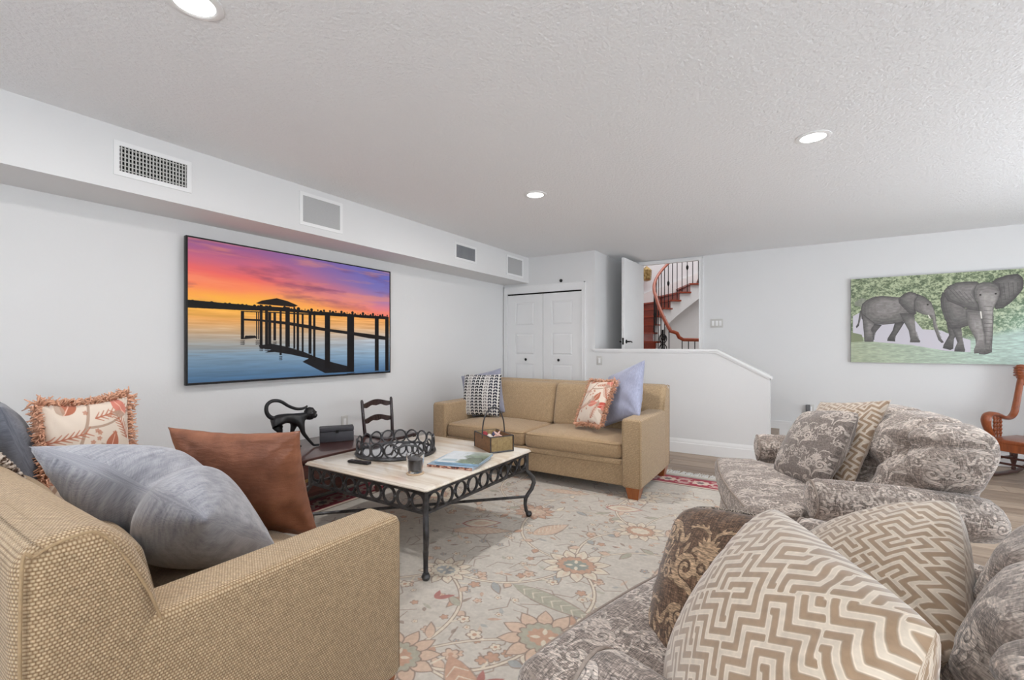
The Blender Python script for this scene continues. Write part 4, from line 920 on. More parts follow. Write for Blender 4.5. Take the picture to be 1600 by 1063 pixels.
def wallplate(name, label, cat, loc, rot, w, h, toggles, mat=M_plate):
    """plate facing local -y"""
    t = thing(name, label, cat, loc, rot); part('plate', MB().box(-w/2, w/2, -0.006, 0, -h/2, h/2, 0.003), mat, t)
    n = toggles
    for k in range(n):
        x = (k-(n-1)/2)*0.046; part('rocker', MB().box(x-0.015, x+0.015, -0.010, -0.005, -0.033, 0.033, 0.002), M_trim, t)
    return t
wallplate('light_switch', 'single white light switch on the half wall below its cap', 'switch', (-2.228, YC, 1.065), 0, 0.075, 0.118, 1)
wallplate('switch_panel', 'three-gang switch plate on the wall right of the doorway', 'switch', (-0.995, YB, 1.56), 0, 0.16, 0.118, 3)
wallplate('wall_outlet', 'white wall outlet behind the slate box on the television wall', 'outlet', (XL, 2.85, 0.525), PI/2, 0.075, 0.118, 1)
ot = wallplate('wall_outlet', 'white outlet with grey plug-in adapter behind the tufted armchair', 'outlet', (0.075, YB, 0.47), 0, 0.075, 0.118, 1)
part('adapter', MB().box(-0.05, 0.0, -0.05, -0.006, -0.055, 0.055, 0.01, 2), plain('grey_adapter', L(108, 108, 110), 0.5), ot, 'grey plug-in adapter')
sd = thing('door_sensor', 'tiny black sensor on the wall above the closet door', 'sensor', (-2.779, YC, 2.14)); part('base', MB().lathe([(0.022, 0), (0.022, 0.01), (0.001, 0.01)], 14, M=Matrix.Rotation(PI/2, 4, 'X')), M_black, sd); part('eye', MB().lathe([(0.016, 0.01), (0.014, 0.022), (0.008, 0.03), (0.001, 0.032)], 14, M=Matrix.Rotation(PI/2, 4, 'X')), M_plastic, sd)

for (x, y, lb) in ((-1.87, 0.79, 'lit round recessed ceiling lamp cut by the top edge of the view, nearest the camera'), (-1.866, 3.30, 'lit round recessed ceiling lamp over the coffee table, near the soffit'), (0.05, 3.28, 'lit round recessed ceiling lamp over the tufted armchair, right side of ceiling')):
    t = thing('recessed_light', lb, 'lamp', (x, y, ZC))
    part('trim_ring', MB().lathe([(0.066, 0.0), (0.092, 0.0), (0.092, -0.004), (0.074, -0.009), (0.066, -0.006)], 28, close=False), M_trim, t)
    part('lens', MB().lathe([(0.067, -0.003), (0.04, -0.005), (0.001, -0.006)], 28, close=True), M_lens, t, 'glowing white lens')
    a = area('downlight', (x, y, ZC-0.02), (0, 0, 0), 0.13, 0.13, LAMP_W, (1.0, 0.985, 0.965), 'DISK')

def quad_uv(m, x0, x1, y0, y1, z0, z1, face):
    """thin box whose picture face carries 0..1 uv"""
    if face == 'x': m.v = [(x1, y0, z0), (x1, y1, z0), (x1, y1, z1), (x1, y0, z1)]
    elif face == '-y': m.v = [(x0, y0, z0), (x1, y0, z0), (x1, y0, z1), (x0, y0, z1)]
    else: m.v = [(x0, y0, z1), (x1, y0, z1), (x1, y1, z1), (x0, y1, z1)]
    m.f = [(0, 1, 2, 3)]; m.uv = [(0, 0), (1, 0), (1, 1), (0, 1)]; return m
tv = thing('television', 'large wall-mounted flat television showing a sunset over a pier', 'television', (XL, 2.43, 1.50))
part('housing', MB().box(0.030, 0.060, -0.942, 0.942, -0.528, 0.528, 0.004), M_plastic, tv)
part('bracket', MB().box(0.001, 0.03, -0.3, 0.3, -0.2, 0.2), M_black, tv)
fr = MB(); fr.box(0.060, 0.0645, -0.942, -0.930, -0.528, 0.528); fr.box(0.060, 0.0645, 0.930, 0.942, -0.528, 0.528); fr.box(0.060, 0.0645, -0.930, 0.930, -0.528, -0.512); fr.box(0.060, 0.0645, -0.930, 0.930, 0.518, 0.528); part('bezel', fr, M_black, tv)
part('screen', quad_uv(MB(), 0, 0.062, -0.930, 0.930, -0.512, 0.518, 'x'), M_screen, tv, 'screen with orange and violet sunset, pier and boathouse silhouette')
cv = thing('canvas_picture', 'wide unframed canvas photograph of two grey elephants by green bushes', 'picture', (1.325, YB, 1.55))
part('stretcher', MB().box(-0.848, 0.848, -0.040, 0, -0.490, 0.490, 0.003), M_canvedge, cv); part('print', quad_uv(MB(), -0.848, 0.848, -0.0412, 0, -0.490, 0.490, '-y'), M_canvas, cv, 'printed photograph of two walking elephants')

# ------------------------------------------------------------------ rug
X0, X1, Y0, Y1 = RUG; rg = thing('area_rug', 'large faded floral oriental rug with a red border, under the coffee table', 'rug', ((X0+X1)/2, (Y0+Y1)/2, 0)); hx, hy = (X1-X0)/2, (Y1-Y0)/2
part('backing', MB().box(-hx, hx, -hy, hy, 0.0005, 0.009), M_rugside, rg); part('pile', quad_uv(MB(), -hx, hx, -hy, hy, 0, 0.0105, 'z'), M_rug, rg, 'beige field of vines and blossoms, crimson border')
m = MB(); rr = random.Random(9)
for sgn in (1, -1):
    n = 620
    for k in range(n):
        x = -hx+2*hx*(k+0.5)/n+rr.uniform(-.003, .003); y = sgn*hy; l = rr.uniform(0.10, 0.15); dx = rr.uniform(-.02, .02)
        m.tube([(x, y-sgn*0.005, 0.008), (x+dx*0.5, y+sgn*l*0.5, 0.006), (x+dx, y+sgn*l, 0.004)], [0.0034, 0.0034, 0.003], 4)
o = part('fringe', m, M_rugfr, rg, 'pale knotted fringe', angle=180); o['kind'] = 'stuff'

# ------------------------------------------------------------------ seating
def cushion_fn(cx, cy, z0, hx, hy, crown, bow=0.0):
    def fn(v):
        u = (v[:, 0]-cx)/hx; w_ = (v[:, 1]-cy)/hy; top = np.clip((v[:, 2]-z0), 0, None)
        v = v.copy(); v[:, 2] += crown*np.clip(1-u**2, 0, 1)*np.clip(1-np.abs(w_)**2.5, 0, 1)*(top > 0); v[:, 1] += bow*np.clip(1-u**2, 0, 1)*(w_ > 0.5); return v
    return fn
def welt_loop(x0, x1, y0, y1, z, r, cr=0.03, crown=None, k=5):
    """piping round a cushion edge"""
    pts = []
    for (cx, cy, a) in ((x1-cr, y1-cr, 0), (x0+cr, y1-cr, PI/2), (x0+cr, y0+cr, PI), (x1-cr, y0+cr, 3*PI/2)):
        for j in range(k): t = a+PI/2*j/(k-1); pts.append((cx+cr*math.cos(t), cy+cr*math.sin(t), z))
    return MB().tube(pts, r, 5, closed=True)

def smooth(p, n=5):
    p = np.array(p, float); q = np.vstack([2*p[0]-p[1], p, 2*p[-1]-p[-2]]); o = []
    for i in range(1, len(q)-2):
        for t in np.linspace(0, 1, n, endpoint=False): o.append(0.5*((2*q[i])+(-q[i-1]+q[i+1])*t+(2*q[i-1]-5*q[i]+4*q[i+1]-q[i+2])*t*t+(-q[i-1]+3*q[i]-3*q[i+1]+q[i+2])*t**3))
    return o+[p[-1]]
def sofa(loc, rot, label, group=None, bt=0.868, bi=0.255):
    """track-arm sofa, local front = +y"""
    t = thing('sofa', label, 'sofa', loc, rot, group); HW, AW_, AH = 1.10, 0.165, 0.66
    part('base', MB().box(-HW+0.006, HW-0.006, -0.455, 0.440, 0.105, 0.285, 0.012, 2), M_tan, t)
    part('front_rail', MB().box(-HW+AW_+0.002, HW-AW_-0.002, 0.40, 0.452, 0.272, 0.322, 0.014, 2), M_tan, t)
    for sg in (-1, 1):
        a, b = sorted((sg*(HW-AW_), sg*HW)); part('arm', MB().box(a, b, -0.30, 0.468, 0.10, AH, 0.026, 3), M_tan, t)
        m = MB(); y = 0.4655; q = 0.012
        m.tube([(a+q, y, 0.12), (a+q, y, AH-0.03), (a+q+0.012, y-0.004, AH-0.013), (b-q-0.012, y-0.004, AH-0.013), (b-q, y, AH-0.03), (b-q, y, 0.12)], 0.0028, 5); part('arm_seam', m, M_welt, t, angle=180)
    def backfn(v):
        v = v.copy(); z = v[:, 2]; k = np.clip((z-0.60)/0.28, 0, 1); v[:, 1] += np.where(v[:, 1] > -0.36, -0.09*k**2.4, 0.0); v[:, 2] += 0.012*np.clip(1-((v[:, 1]+0.36)/0.11)**2, 0, 1)*(z > 0.8); return v
    part('back_frame', MB().box(-HW, HW, -0.47, -0.235, 0.10, 0.875, 0.055, 5, fn=backfn, mid=(8, 2, 10)), M_tan, t)
    for sg in (-1, 1):
        m = MB(); x = sg*(HW+0.0005); pr = [(-0.458, 0.12), (-0.460, 0.80), (-0.44, 0.862), (-0.38, 0.880), (-0.345, 0.868), (-0.305, 0.80), (-0.268, 0.72), (-0.242, 0.64)]
        m.tube([(x-sg*0.007, y, z) for y, z in smooth(pr, 6)], 0.0032, 5); part('back_seam', m, M_welt, t, angle=180)
    for sg in (-1, 1):
        x0, x1 = sorted((0.002*sg, sg*(HW-AW_-0.003))); cx = (x0+x1)/2; hx = (x1-x0)/2
        c = part('seat_cushion', MB().box(x0, x1, -0.20, 0.452, 0.315, 0.455, 0.045, 4, fn=cushion_fn(cx, 0.126, 0.385, hx, 0.326, 0.035, 0.012), mid=(10, 10, 2)), M_tan_plain, t)
        part('piping', welt_loop(x0+0.004, x1-0.004, -0.19, 0.452, 0.440, 0.0035, 0.05), M_welt, c, angle=180)
        def bf(v, cx=sg*(HW-bi)/2, hx=(HW-bi)/2):
            v = v.copy(); u = (v[:, 0]-cx)/hx; k = (v[:, 2]-0.43)/0.44; f = v[:, 1] > -0.19
            v[:, 1] += np.where(f, 0.035*np.clip(1-u**2, 0, 1)*np.clip(1-(2*k-0.9)**2, 0, 1), 0); v[:, 1] -= 0.10*k; return v
        x0, x1 = sorted((0.002*sg, sg*(HW-bi))); cx = (x0+x1)/2; hx = (x1-x0)/2
        part('back_cushion', MB().box(x0, x1, -0.26, -0.10, 0.44, bt, 0.05, 4, fn=bf, mid=(8, 2, 8)), M_tan, t)
    for sx in (-1, 1):
        for sy in (-1, 1):
            m = MB(); cx, cy = sx*(HW-0.075), (0.40 if sy > 0 else -0.41); a, b = 0.058, 0.040
            m.v = [(cx+p*b, cy+q*b, 0.011) for p, q in ((-1, -1), (1, -1), (1, 1), (-1, 1))]+[(cx+p*a, cy+q*a, 0.108) for p, q in ((-1, -1), (1, -1), (1, 1), (-1, 1))]
            m.f = [(3, 2, 1, 0), (4, 5, 6, 7)]+[(k, (k+1) % 4, (k+1) % 4+4, k+4) for k in range(4)]; part('foot', m, M_foot, t, 'honey-coloured wooden foot')
    return t
sofa((-2.185, 4.09, 0), PI, 'whole tan woven sofa in front of the closet door, behind the coffee table', 'pair of tan sofas')
sofa((-2.29, 0.685, 0), 0, 'tan woven sofa in the left foreground, arm and back cropped by the frame', 'pair of tan sofas', 0.72, 0.34)

def seg_d(x, z, a, b):
    d = (b[0]-a[0], b[1]-a[1]); l2 = d[0]**2+d[1]**2+1e-9; t = np.clip(((x-a[0])*d[0]+(z-a[1])*d[1])/l2, 0, 1); return np.hypot(x-a[0]-t*d[0], z-a[1]-t*d[1])
BTN = [(-0.30, 0.775), (0.0, 0.775), (0.30, 0.775), (-0.15, 0.64), (0.15, 0.64), (-0.43, 0.64), (0.43, 0.64)]
FOLD = [(BTN[0], BTN[3]), (BTN[1], BTN[3]), (BTN[1], BTN[4]), (BTN[2], BTN[4]), (BTN[0], BTN[5]), (BTN[2], BTN[6]), (BTN[3], (-0.15, 0.40)), (BTN[4], (0.15, 0.40)), (BTN[0], (-0.32, 1.2)), (BTN[1], (0.0, 1.2)), (BTN[2], (0.32, 1.2)), (BTN[5], (-0.75, 0.70)), (BTN[6], (0.75, 0.70)), (BTN[0], (-0.70, 0.95)), (BTN[2], (0.70, 0.95))]
def armchair(loc, rot, label, group, bdy=0.0):
    """wide tufted chair with rolled arms and a skirt, local front = +y"""
    t = thing('armchair', label, 'armchair', loc, rot, group)
    def skirt(v):
        v = v.copy(); k = np.clip((0.34-v[:, 2])/0.33, 0, 1); y = v[:, 1]; v[:, 1] = np.where(y > 0, y+0.035*k, y+0.16*k); v[:, 0] *= 1+0.03*k; return v
    part('skirt_base', MB().box(-0.525, 0.525, -0.36, 0.355, 0.012, 0.365, 0.03, 3, fn=skirt, mid=(4, 4, 5)), M_dam, t)
    def cf(v):
        v = cushion_fn(0, 0.10, 0.43, 0.54, 0.30, 0.035, 0.03)(v); k = np.clip((0.17-v[:, 1])/0.05, 0, 1); s_ = np.abs(v[:, 0]) > 0.40
        v[:, 0] = np.where(s_, v[:, 0]*(1-0.19*k), v[:, 0]); return v
    c = part('seat_cushion', MB().box(-0.54, 0.54, -0.20, 0.40, 0.355, 0.500, 0.05, 4, fn=cf, mid=(12, 12, 2)), M_dam, t)
    m = MB()
    for z in (0.488, 0.370): part('piping', MB().tube([(-0.530, 0.18, z), (-0.534, 0.30, z), (-0.512, 0.365, z), (-0.45, 0.392, z), (-0.2, 0.416, z), (0, 0.422, z), (0.2, 0.416, z), (0.45, 0.392, z), (0.512, 0.365, z), (0.534, 0.30, z), (0.530, 0.18, z)], 0.005, 6), M_damwelt, c, angle=180)
    for sg in (-1, 1):
        m = MB(); n = 20
        prof = [(0.045+0.0, 0.150), (0.082, 0.142), (0.094, 0.115), (0.096, 0.05), (0.096, -0.15), (0.097, -0.28), (0.099, -0.42), (0.090, -0.49), (0.062, -0.52)]
        vs = []; fs = []
        for r_, y in prof:
            dz = -0.03*np.clip((-0.10-y)/0.4, 0, 1)
            for j in range(n):
                a = 2*PI*j/n; sq_ = 1.0+0.05*math.cos(4*a); vs.append((sg*0.537+r_*1.05*sq_*math.cos(a), y, 0.574+dz+r_*0.92*sq_*math.sin(a)))
        for i in range(len(prof)-1):
            for j in range(n): fs.append((i*n+j, i*n+(j+1) % n, (i+1)*n+(j+1) % n, (i+1)*n+j))
        fs += [tuple(range(n)), tuple((len(prof)-1)*n+j for j in range(n-1, -1, -1))]; m.add(vs, fs)
        arm = part('arm', m, M_dam, t, angle=70)
        part('piping', MB().tube([(sg*0.537+0.0865*1.05*(1+0.05*math.cos(8*PI*j/20))*math.cos(2*PI*j/20), 0.137, 0.574+0.0865*0.92*(1+0.05*math.cos(8*PI*j/20))*math.sin(2*PI*j/20)) for j in range(20)], 0.0045, 5, closed=True), M_damwelt, arm, angle=180)
        a, b = sorted((sg*0.475, sg*0.585))
        def sidefn(v, sg=sg):
            v = v.copy(); k = np.clip((0.5-v[:, 2])/0.5, 0, 1); v[:, 1] = np.where(v[:, 1] < -0.2, v[:, 1]+0.14*k, v[:, 1]); v[:, 0] -= sg*0.02*k; return v
        part('arm_panel', MB().box(a, b, -0.38, 0.115, 0.015, 0.545, 0.03, 3, fn=sidefn, mid=(1, 4, 4)), M_dam, t)
    def bf(v):
        v = v.copy(); x, y, z = v[:, 0].copy(), v[:, 1].copy(), v[:, 2].copy(); k = (z-0.30)/0.60
        fr = np.clip((y+0.28)/0.09, 0, 1); tp = np.clip((z-0.86)/0.04, 0, 1)
        d = np.zeros_like(x)
        for bx, bz in BTN: d = np.maximum(d, 0.080*np.exp(-((x-bx)**2+(z-bz)**2)/0.060**2))
        for a_, b_ in FOLD: d = np.maximum(d, 0.042*np.exp(-(seg_d(x, z, a_, b_)/0.026)**2))
        puff = 0.035*np.clip(1-(x/0.52)**2, 0, 1)
        side = np.clip((np.abs(x)-0.45)/0.08, 0, 1)
        y2 = y+(puff-d)*fr*(1-tp)+0.0
        z2 = z-d*0.8*tp+0.02*np.cos(x*3.0)*tp
        # crown: higher in the middle, corners rounded away; top rolls to the rear; the whole back leans
        z2 = z2-0.07*np.clip((np.abs(x)-0.30)/0.30, 0, 1)**2*np.clip(k, 0, 1)
        x2 = x*(1+0.10*np.clip(k-0.35, 0, 1)-0.10*np.clip(k-0.8, 0, 1)*2)
        x2 = x2-np.sign(x)*d*0.8*side
        y2 = y2-0.17*k-0.05*np.clip(k-0.7, 0, 1)+bdy
        return np.stack([x2, y2, z2], -1)
    bk = part('backrest', MB().box(-0.53, 0.53, -0.40, -0.14, 0.30, 0.905, 0.085, 6, fn=bf, mid=(56, 4, 34)), M_dam, t, angle=180)
    for bx, bz in BTN[:5]:
        k = (bz-0.30)/0.60; part('button', MB().lathe([(0.001, 0.008), (0.010, 0.006), (0.014, 0), (0.008, -0.006)], 10, M=Matrix.Translation((bx*(1+0.10*max(0, k-0.35)), -0.14+bdy+0.035*(1-(bx/0.52)**2)-0.074-0.17*k-0.05*max(0, k-0.7), bz)) @ Matrix.Rotation(-PI/2, 4, 'X')), M_dam, bk)
    for sg in (-1, 1): part('leg', MB().lathe([(0.014, 0.0), (0.02, 0.03), (0.022, 0.10)], 10, (sg*0.36, -0.22, 0.0115)), M_mahog, t)
    return t
armchair((0.018, 2.976, 0), math.radians(105.5), 'grey damask tufted armchair standing beyond the rug, its whole buttoned back in view', 'pair of damask armchairs')
armchair((-0.044, 1.310, 0), math.radians(72.0), 'grey damask armchair in the right foreground, mostly cropped and under fretwork cushions', 'pair of damask armchairs', -0.085)

# rocking chair, local front = +y
rk = thing('rocking_chair', 'carved oak rocking chair cropped by the right edge, under the elephant picture', 'chair', (1.838, 6.180, 0), math.radians(140))
part('seat', MB().box(-0.25, 0.25, -0.20, 0.26, 0.335, 0.375, 0.012, 2), M_oak, rk)
m = MB(); m.box(-0.25, 0.25, 0.235, 0.262, 0.27, 0.34); part('apron', m, M_oak, rk)
for sg in (-1, 1):
    x = sg*0.245
    part('runner', MB().tube([(x, 0.42, 0.075), (x, 0.30, 0.038), (x, 0.15, 0.018), (x, 0.0, 0.014), (x, -0.2, 0.022), (x, -0.34, 0.05), (x, -0.42, 0.075)], 0.021, 8, sq=(1.0, 0.9)), M_mahog, rk)
    arm = [(x, 0.20, 0.40), (x, 0.255, 0.47), (x, 0.275, 0.54), (x, 0.255, 0.585), (x, 0.20, 0.60), (x, 0.10, 0.585), (x, 0.0, 0.555), (x, -0.09, 0.55), (x, -0.155, 0.59), (x, -0.185, 0.66), (x, -0.215, 0.76), (x, -0.25, 0.88), (x, -0.265, 0.93)]
    arm2 = smooth(arm, 4); part('arm', MB().tube(arm2, list(np.interp(np.linspace(0, 12, len(arm2)), range(13), [0.026, 0.030, 0.036, 0.034, 0.030, 0.028, 0.026, 0.026, 0.027, 0.026, 0.025, 0.024, 0.023])), 10, sq=(0.75, 1.15)), M_oak, rk)
    for y in (0.055, 0.10, 0.145):
        part('spindle', MB().lathe([(0.009, 0.0)]+[(0.008+0.007*(k % 2), 0.02+0.018*k) for k in range(10)]+[(0.009, 0.21)], 10, (x, y, 0.372)), M_oak, rk)
    for y in (0.17, -0.15): part('leg', MB().lathe([(0.012, 0.0), (0.02, 0.03), (0.012, 0.05), (0.026, 0.12), (0.030, 0.18), (0.018, 0.25), (0.022, 0.33)], 12, (x, y, 0.022)), M_mahog, rk)
    m = MB().lathe([(0.012, -0.015), (0.034, 0.0), (0.040, 0.03), (0.050, 0.075), (0.046, 0.11), (0.028, 0.135), (0.008, 0.14)], 12, (x, -0.27, 0.93))
    for k in range(4): m.tube([(x+0.051*math.cos(a), -0.27+0.051*math.sin(a), 0.955+0.025*k+0.012*math.sin(a)) for a in np.linspace(0, 2*PI, 14)[:-1]], 0.006, 5, closed=True)
    part('finial', m, M_oak, rk, 'carved scroll finial')
    part('stretcher', MB().tube([(x, 0.17, 0.17), (x, -0.15, 0.17)], 0.011, 8), M_mahog, rk)
for z in (0.14, 0.20): part('stretcher', MB().tube([(-0.245, 0.17, z), (0.245, 0.17, z)], 0.011, 8), M_mahog, rk)
part('crest', MB().box(-0.235, 0.235, -0.285, -0.255, 0.86, 1.0, 0.012, 2), M_oak, rk)
for k in range(6): x = -0.17+0.068*k; part('back_slat', MB().tube([(x, -0.17, 0.37), (x, -0.21, 0.62), (x, -0.265, 0.87)], 0.010, 8), M_oak, rk)

# ------------------------------------------------------------------ coffee table
TX0, TX1, TY0, TY1 = -2.735, -1.67, 1.79, 2.905; ct = thing('coffee_table', 'square travertine coffee table with black wrought iron ring apron', 'table', ((TX0+TX1)/2, (TY0+TY1)/2, 0.0105)); hx, hy = (TX1-TX0)/2, (TY1-TY0)/2
ZT = 0.50-0.0105; ZB = ZT-0.028
prof = [(0.030, 0.0), (0.012, 0.002), (0.002, 0.008), (0.0, 0.014), (0.006, 0.019), (0.008, 0.024), (0.020, 0.028)]
m = MB(); vs = []; fs = []
for ins, dz in prof:
    c = 0.012
    ax, ay = hx-ins, hy-ins
    for p in ((ax-c, ay), (ax, ay-c), (ax, -ay+c), (ax-c, -ay), (-ax+c, -ay), (-ax, -ay+c), (-ax, ay-c), (-ax+c, ay)): vs.append((p[0], p[1], ZB+dz))
for i in range(len(prof)-1):
    for j in range(8): fs.append((i*8+j, i*8+(j+1) % 8, (i+1)*8+(j+1) % 8, (i+1)*8+j))
fs += [tuple(range(7, -1, -1)), tuple((len(prof)-1)*8+j for j in range(8))]; part('tabletop', m.add(vs, fs), M_trav, ct, 'pale travertine slab with a moulded edge')
ex, ey = hx-0.030, hy-0.030; z1, z0 = ZB-0.001, ZB-0.122
for sx in (-1, 1):
    for sy in (-1, 1):
        X_, Y_ = sx*ex, sy*ey; dx, dy = sx*0.7071, sy*0.7071
        pr = [(0, z1), (0, z0-0.005), (0.020, z0-0.025), (0.048, z0-0.06), (0.056, z0-0.095), (0.040, z0-0.14), (0.010, z0-0.180), (-0.006, z0-0.205), (-0.010, z0-0.25), (-0.002, 0.045), (0.012, 0.018)]
        part('leg', MB().tube([(X_+dx*o, Y_+dy*o, z) for o, z in pr], [0.016]*3+[0.017, 0.016, 0.015, 0.014, 0.016, 0.013, 0.013, 0.014], 8, sq=(1.0, 1.0)).lathe([(0.001, 0.0), (0.018, 0.003), (0.024, 0.018), (0.018, 0.034), (0.001, 0.038)], 10, (X_+dx*0.018, Y_+dy*0.018, 0.0)), M_iron, ct)
for ax, s_ in (('x', -1), ('x', 1), ('y', -1), ('y', 1)):
    E_ = ex if ax == 'x' else ey; O_ = (ey if ax == 'x' else ex)*s_
    P3 = (lambda a, z, o=0.0: (a, O_+o, z)) if ax == 'x' else (lambda a, z, o=0.0: (O_+o, a, z))
    for z, r in ((z1-0.008, 0.009), (z0+0.007, 0.009)): part('rail', MB().tube([P3(-E_, z), P3(E_, z)], r*1.3, 4, sq=(0.9, 0.9)), M_iron, ct, angle=20)
    n = 9; stp = 2*E_/n; zc = (z0+z1)/2-0.001; R = 0.0465
    for k in range(n):
        a = -E_+stp*(k+0.5)
        part('ring', MB().tube([P3(a+R*math.cos(q), zc+R*math.sin(q)) for q in np.linspace(0, 2*PI, 25)[:-1]], 0.0075, 6, closed=True, sq=(1.3, 0.9)), M_iron, ct)
        if k: b = a-stp/2; part('ring_link', MB().tube([P3(b-stp/2+R, zc), P3(b-0.006, zc), P3(b+0.006, zc), P3(b+stp/2-R, zc)], [0.006, 0.010, 0.010, 0.006], 6), M_iron, ct)
zs = z0-0.195
for sx in (-1, 1):
    part('stretcher', MB().tube([(-sx*(ex-0.004), -(ey-0.004), zs), (sx*(ex-0.004), ey-0.004, zs)], 0.010, 8), M_iron, ct)

# things on the coffee table
TZ = 0.50
tr = thing('ring_tray', 'round dark iron tray with a gallery of linked oval rings on the travertine table', 'tray', (-2.43, 2.30, TZ)); RT = 0.262
part('base', MB().lathe([(0.001, 0.001), (RT+0.012, 0.001), (RT+0.018, 0.010), (RT+0.012, 0.022), (RT-0.004, 0.024), (RT-0.006, 0.016), (0.001, 0.016)], 48, close=False), M_iron, tr); part('mirror', MB().lathe([(0.001, 0.0165), (RT-0.008, 0.0165), (RT-0.008, 0.018), (0.001, 0.018)], 40, close=False), M_mirror, tr, 'mirrored tray floor')
NR = 18
for k in range(NR):
    a = 2*PI*(k+0.5)/NR; ca, sa = math.cos(a), math.sin(a); pts = []
    for q in np.linspace(0, 2*PI, 21)[:-1]:
        u_ = 0.043*math.cos(q); pts.append((RT*ca-u_*sa, RT*sa+u_*ca, 0.066+0.045*math.sin(q)))
    part('ring', MB().tube(pts, 0.0062, 6, closed=True), M_iron, tr)
part('handle', MB().tube([(0.19, -0.22, 0.05), (0.225, -0.235, 0.09), (0.26, -0.16, 0.11), (0.285, -0.08, 0.09), (0.275, -0.03, 0.05)], 0.0075, 8), M_iron, tr)
rc = thing('remote_control', 'slim black remote control on the table in front of the ring tray', 'remote', (-2.395, 1.953, TZ), math.radians(9)); part('body', MB().box(-0.082, 0.082, -0.020, 0.020, 0.001, 0.017, 0.006, 2), M_plastic, rc)
for k in range(5): part('button', MB().lathe([(0.005, 0.0165), (0.005, 0.0185), (0.001, 0.0188)], 8, (-0.06+0.028*k, 0, 0)), M_button, rc)
cg = thing('candle_glass', 'clear tumbler half filled with dark navy wax on the table', 'candle', (-1.925, 1.972, TZ+0.009))
part('glass', MB().lathe([(0.001, 0.001), (0.040, 0.001), (0.043, 0.01), (0.050, 0.07), (0.054, 0.108), (0.0505, 0.108), (0.046, 0.07), (0.039, 0.014), (0.001, 0.012)], 28, close=False), M_glass, cg); part('wax', MB().lathe([(0.001, 0.0135), (0.0375, 0.015), (0.044, 0.068), (0.0447, 0.078), (0.001, 0.079)], 28, close=False), M_wax, cg, 'dark navy filling')
solo('coaster', MB().lathe([(0.001, 0.0006), (0.050, 0.0006), (0.052, 0.004), (0.050, 0.0085), (0.001, 0.0085)], 28, close=False), M_cork, 'round pale cork coaster under the candle glass', 'coaster', (-1.925, 1.972, TZ))
def magazine(label, loc, rot, w, h, t, cover, edge):
    e = thing('magazine', label, 'magazine', loc, rot, 'magazines on the coffee table'); part('pages', MB().box(-w/2+0.003, w/2-0.002, -h/2+0.003, h/2-0.003, 0.0012, t-0.0012), edge, e); mm = MB(); part('cover', quad_uv(mm, -w/2, w/2, -h/2, h/2, 0, t, 'z'), cover, e)
    part('back_cover', MB().box(-w/2, w/2, -h/2, h/2, 0.0002, 0.0011), M_bluecov, e); part('spine', MB().box(-w/2-0.0005, w/2, -h/2-0.0015, -h/2, 0.0005, t), M_spine if edge is M_paper else M_bluecov, e)
magazine('lower magazine with dark printed spine, under the green covered one', (-1.865, 2.315, TZ), math.radians(14), 0.305, 0.315, 0.016, M_bluecov, M_paper)
magazine('top magazine with grey sky and green garden cover, on the stack', (-1.850, 2.350, TZ+0.0165), math.radians(17), 0.285, 0.300, 0.013, M_cover, M_bluecov)
bk = thing('wooden_basket', 'small weathered wooden box basket with tall wire handle, holding shells', 'basket', (-1.915, 2.765, TZ), math.radians(-29.6)); a, b, h = 0.14, 0.09, 0.112
for nm, x0, x1, y0, y1, mt in (('side_panel', -a, a, -b, -b+0.008, M_basket2), ('side_panel', -a, a, b-0.008, b, M_basket2), ('end_panel', -a, -a+0.008, -b+0.008, b-0.008, M_basket), ('end_panel', a-0.008, a, -b+0.008, b-0.008, M_basket)): part(nm, MB().box(x0, x1, y0, y1, 0.001, h, 0.002), mt, bk)
part('bottom', MB().box(-a+0.008, a-0.008, -b+0.008, b-0.008, 0.001, 0.010), M_inside, bk)
m = MB(); m.tube([(-a, -b, h), (a, -b, h), (a, b, h), (-a, b, h)], 0.004, 6, closed=True)
for sx in (-1, 1):
    for sy in (-1, 1): m.tube([(sx*a, sy*b, 0.001), (sx*a, sy*b, h)], 0.004, 6)
m.tube([(a, -b, 0.005), (a, b, 0.005)], 0.006, 6); part('metal_edging', m, M_iron, bk)
part('handle', MB().tube([(0.0, -b*math.cos(q)*(1.0 if abs(math.cos(q)) > 0.5 else 1.0), h-0.03+0.22*math.sin(q)**0.75) for q in np.linspace(0.0, PI, 22)], 0.0048, 8), M_iron, bk)
rs = random.Random(12)
def shell_thing(kind, label, x, y, z, s, mt, rot):
    m = MB()
    if kind == 'star':
        pts = [(s*(1 if k % 2 == 0 else 0.36)*math.cos(PI*k/5), s*(1 if k % 2 == 0 else 0.36)*math.sin(PI*k/5)) for k in range(10)]
        m.v = [(p[0], p[1], 0.0) for p in pts]+[(0, 0, 0.010), (0, 0, -0.006)]; m.f = [(k, (k+1) % 10, 10) for k in range(10)]+[((k+1) % 10, k, 11) for k in range(10)]
    elif kind == 'cone': m.lathe([(0.001, -s), (s*0.5, -s*0.4), (s*0.42, -s*0.35), (s*0.62, 0.0), (s*0.5, 0.05*s), (s*0.45, s*0.35), (s*0.3, s*0.4), (s*0.2, s*0.8), (0.001, s*1.1)], 10)
    else: m.lathe([(0.001, -s*0.9), (s*0.6, -s*0.7), (s, 0), (s*0.6, s*0.7), (0.001, s*0.9)], 10)
    o = solo({'star': 'starfish', 'cone': 'seashell', 'ball': 'bead'}[kind], m, mt, label, {'star': 'shell', 'cone': 'shell', 'ball': 'bead'}[kind], group='shells and beads in the basket'); o.location = Vector((-1.915, 2.765, TZ))+Matrix.Rotation(math.radians(-29.6), 3, 'Z') @ Vector((x, y, z)); o.rotation_euler = rot
